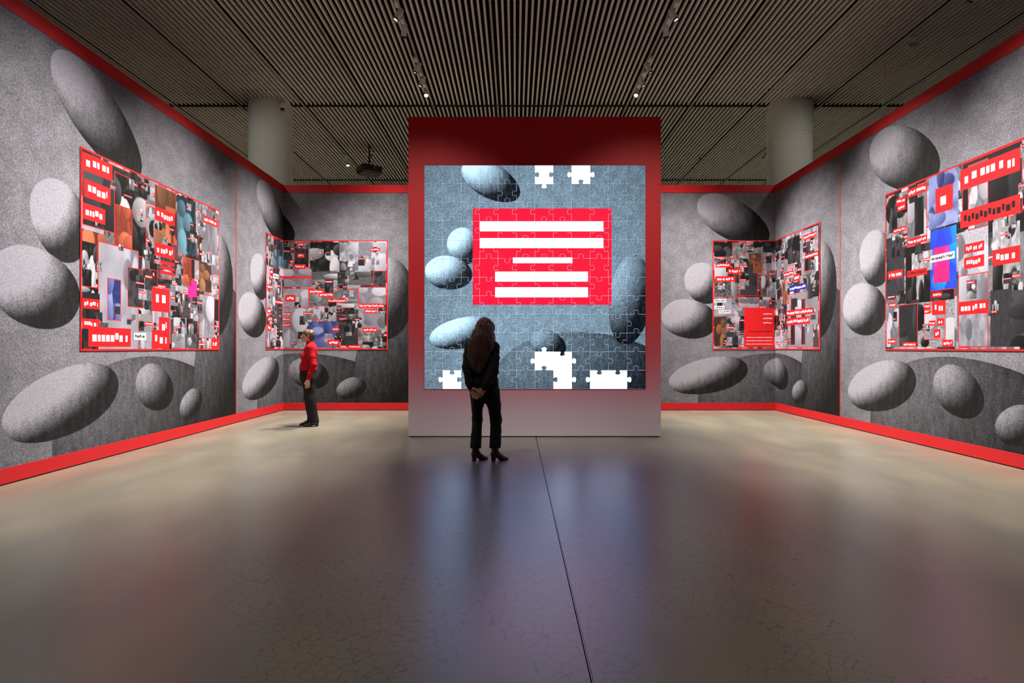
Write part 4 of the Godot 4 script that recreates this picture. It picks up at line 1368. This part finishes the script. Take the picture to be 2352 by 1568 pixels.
	hf.bone(Vector3(-0.066, 1.42, 0.07), Vector3(-0.095, 1.30, 0.10), 0.142, 0.122, 0.04, Z, 2.2)
	hf.bone(Vector3(-0.095, 1.30, 0.10), Vector3(-0.106, 1.19, 0.115), 0.120, 0.090, 0.04, Z, 2.2)
	for q in [[-0.17, 1.27, -0.165, 1.15, 0.036], [-0.13, 1.22, -0.125, 1.10, 0.036], [-0.09, 1.22, -0.088, 1.085, 0.034], [-0.05, 1.24, -0.06, 1.12, 0.032], [0.02, 1.42, 0.055, 1.36, 0.05], [-0.19, 1.42, -0.20, 1.28, 0.035]]:
		hf.bone(Vector3(q[0], q[1], 0.10), Vector3(q[2], q[3], 0.125), q[4], 0.014, 0.03, Z, 1.3)
	hf.bone(hd + Vector3(0, -0.02, -0.10), hd + Vector3(0, -0.10, -0.11), 0.062, 0.06, 0.02, Vector3.ZERO, 1.0, true)
	var hn := noise(FastNoiseLite.TYPE_SIMPLEX_SMOOTH, 1.0, 2, 8)
	hf.ripple(hn, 0.011, Vector3(46, 5, 30))
	put("hair", field_mesh([[hf]]), M.long_hair, o)
	# ring and bracelet
	var rg := new_st()
	add_lathe(rg, [Vector2(0.010, -0.002), Vector2(0.0115, -0.002), Vector2(0.0115, 0.002), Vector2(0.010, 0.002), Vector2(0.010, -0.002)], wl + Vector3(0.62, -0.85, 0.12).normalized() * 0.098, along(Vector3(0.7, -0.7, 0.1)), 18)
	put("ring", rg.commit(), M.silver, o)

func visitor_in_red() -> void:
	var o := thing("person", "short-haired person in a red turtleneck and black trousers looking up at the corner collage", "person", Vector3(-3.66, 0, -10.55))
	o.rotation.y = deg_to_rad(104)
	var Z := Vector3(0, 0, 1)
	# faces -z here; x < 0 is the arm nearer to the viewer
	var hl := Vector3(-0.085, 0.90, -0.02)
	var hr := Vector3(0.085, 0.90, -0.02)
	var kl := Vector3(-0.095, 0.49, 0.02)
	var kr := Vector3(0.080, 0.49, -0.005)
	var al := Vector3(-0.105, 0.09, 0.115)
	var ar := Vector3(0.095, 0.09, 0.03)
	var sl := Vector3(-0.165, 1.375, 0.04)
	var sr := Vector3(0.165, 1.375, 0.04)
	var el := Vector3(-0.225, 1.085, 0.085)
	var er := Vector3(0.225, 1.085, 0.07)
	var wl := Vector3(-0.215, 0.825, 0.0)
	var wr := Vector3(0.205, 0.845, -0.06)
	var hd := Vector3(0, 1.585, -0.02)
	var f := Field.new(Vector3(-0.32, 0.02, -0.22), Vector3(0.32, 1.52, 0.24), 0.013)
	f.bone(Vector3(0, 0.95, -0.02), Vector3(0, 1.08, -0.01), 0.12, 0.105, 0.05, Z, 1.3)
	f.bone(Vector3(0, 1.08, -0.01), Vector3(0, 1.32, 0.01), 0.105, 0.13, 0.05, Z, 1.35)
	f.bone(sl, sr, 0.05, 0.05, 0.05)
	f.bone(Vector3(0, 1.37, 0.03), Vector3(0, 1.48, 0.02), 0.055, 0.05, 0.04)
	for q in [[sl, el, wl], [sr, er, wr]]:
		f.bone(q[0], q[1], 0.044, 0.035, 0.03)
		f.bone(q[1], q[2], 0.035, 0.024, 0.02)
	for q in [[hl, kl, al], [hr, kr, ar]]:
		f.bone(q[0], q[1], 0.078, 0.048, 0.03)
		f.bone(q[1], q[2], 0.048, 0.034, 0.02)
		f.bone(q[2], q[2] + Vector3(0, -0.045, -0.05), 0.026, 0.018, 0.02)
	var head := head_field(hd, Basis(Vector3.RIGHT, deg_to_rad(9)), Vector3(0, 1.42, 0.022))
	var lh := hand_field(wl, Vector3(0.02, -1.0, -0.10), Vector3(1.0, 0.0, 0.1), Vector3(0.1, 0.0, -1.0), [16, 24, 16], 0.98)
	var rh := hand_field(wr, Vector3(0.0, -1.0, -0.12), Vector3(-1.0, 0.0, 0.1), Vector3(-0.1, 0.0, -1.0), [16, 24, 16], 0.98)
	put("body", field_mesh([[f], head, lh, rh], Color(0.66, 0.40, 0.31)), M.skin, o)
	var ns := noise(FastNoiseLite.TYPE_SIMPLEX_SMOOTH, 1.0, 2, 14)
	# sweater with a rolled collar
	var s := Field.new(Vector3(-0.34, 0.80, -0.24), Vector3(0.34, 1.56, 0.26), 0.0095)
	s.bone(Vector3(0, 0.96, -0.02), Vector3(0, 1.08, -0.012), 0.166, 0.142, 0.05, Z, 1.28)
	s.bone(Vector3(0, 1.08, -0.012), Vector3(0, 1.30, 0.02), 0.142, 0.158, 0.05, Z, 1.3)
	for q in [-1.0, 1.0]:
		s.bone(Vector3(0.070 * q, 1.225, -0.085), Vector3(0.066 * q, 1.235, -0.09), 0.054, 0.050, 0.06)
	s.bone(sl + Vector3(0.03, 0, 0), sr + Vector3(-0.03, 0, 0), 0.072, 0.072, 0.05)
	s.bone(Vector3(0, 1.36, 0.03), Vector3(0, 1.44, 0.02), 0.085, 0.068, 0.04)
	s.bone(Vector3(0, 1.42, 0.022), Vector3(0, 1.462, 0.014), 0.068, 0.070, 0.012)
	s.bone(Vector3(0, 1.468, 0.012), Vector3(0, 1.485, 0.006), 0.063, 0.063, 0.004)
	s.cut(Vector3(0, 1.505, 0.0), Vector3(0, 1, 0.25))
	var sv := Field.new(Vector3(-0.34, 0.80, -0.24), Vector3(0.34, 1.30, 0.26), 0.0095)
	for q in [[sl, el, wl], [sr, er, wr]]:
		s.bone(q[0], q[0].lerp(q[1], 0.5), 0.064, 0.057, 0.04)
		s.bone(q[0].lerp(q[1], 0.5), q[1], 0.057, 0.050, 0.03)
		sv.bone(q[0].lerp(q[1], 0.7), q[1], 0.053, 0.050, 0.02)
		sv.bone(q[1], q[1].lerp(q[2], 0.6), 0.050, 0.046, 0.03)
		sv.bone(q[1].lerp(q[2], 0.6), q[2], 0.045, 0.038, 0.015)
	s.bone(Vector3(0, 1.03, -0.019), Vector3(0, 0.97, -0.019), 0.176, 0.178, 0.02, Z, 1.2)
	s.ripple(ns, 0.0035, Vector3(8, 16, 8))
	s.cut(Vector3(0, 0.985, 0), Vector3.DOWN)
	sv.ripple(ns, 0.0035, Vector3(8, 16, 8))
	sv.cut(Vector3(0, 0.83, 0), Vector3.DOWN)
	put("sweater", field_mesh([[s], [sv]]), M.red_knit, o)
	# wide trousers
	var t := Field.new(Vector3(-0.28, 0.06, -0.26), Vector3(0.28, 1.06, 0.26), 0.0095)
	t.bone(Vector3(0, 1.02, -0.018), Vector3(0, 0.93, -0.018), 0.142, 0.160, 0.03, Z, 1.22)
	t.bone(Vector3(0, 0.93, -0.018), Vector3(0, 0.86, -0.01), 0.165, 0.172, 0.04, Z, 1.18)
	t.bone(hl + Vector3(0, -0.06, 0.01), kl, 0.108, 0.094, 0.03)
	t.bone(hr + Vector3(0, -0.06, 0.01), kr, 0.108, 0.092, 0.03)
	t.bone(kl, Vector3(-0.108, 0.06, 0.10), 0.094, 0.078, 0.03)
	t.bone(kr, Vector3(0.098, 0.06, 0.045), 0.092, 0.078, 0.03)
	t.ripple(ns, 0.009, Vector3(9, 5, 9))
	t.cut(Vector3(0, 1.0, 0), Vector3.UP)
	t.cut(Vector3(0, 0.085, 0), Vector3.DOWN)
	put("trousers", field_mesh([[t]]), M.black_twill, o)
	put("shoe", boot_mesh(Vector3(-0.115, 0, 0.165), Vector3(-0.06, 0, -1), al, 0.13, 0.25, 0.042), M.leather, o)
	put("shoe", boot_mesh(Vector3(0.105, 0, 0.075), Vector3(0.04, 0, -1), ar, 0.13, 0.25, 0.042), M.leather, o)
	# cropped hair
	var b := Basis(Vector3.RIGHT, deg_to_rad(9))
	var hf := Field.new(hd - Vector3(0.13, 0.16, 0.14), hd + Vector3(0.13, 0.15, 0.15), 0.0048)
	hf.bone(hd + b * Vector3(0, 0.042, 0.028), hd + b * Vector3(0, 0.044, -0.022), 0.085, 0.079, 0.02)
	hf.bone(hd + b * Vector3(0, 0.01, 0.045), hd + b * Vector3(0, -0.055, 0.045), 0.066, 0.045, 0.03)
	for q in [-1.0, 1.0]:
		hf.bone(hd + b * Vector3(0.068 * q, 0.03, -0.012), hd + b * Vector3(0.070 * q, 0.0, -0.018), 0.016, 0.010, 0.02)
		hf.bone(hd + b * Vector3(0.086 * q, -0.005, 0.008), hd + b * Vector3(0.085 * q, -0.03, 0.002), 0.020, 0.020, 0.012, Vector3.ZERO, 1.0, true)
	hf.bone(hd + b * Vector3(0, -0.035, -0.095), hd + b * Vector3(0, 0.030, -0.107), 0.070, 0.040, 0.02, Vector3.ZERO, 1.0, true)
	hf.ripple(noise(FastNoiseLite.TYPE_SIMPLEX_SMOOTH, 1.0, 2, 18), 0.005, Vector3(110, 30, 22))
	put("hair", field_mesh([[hf]]), M.short_hair, o)
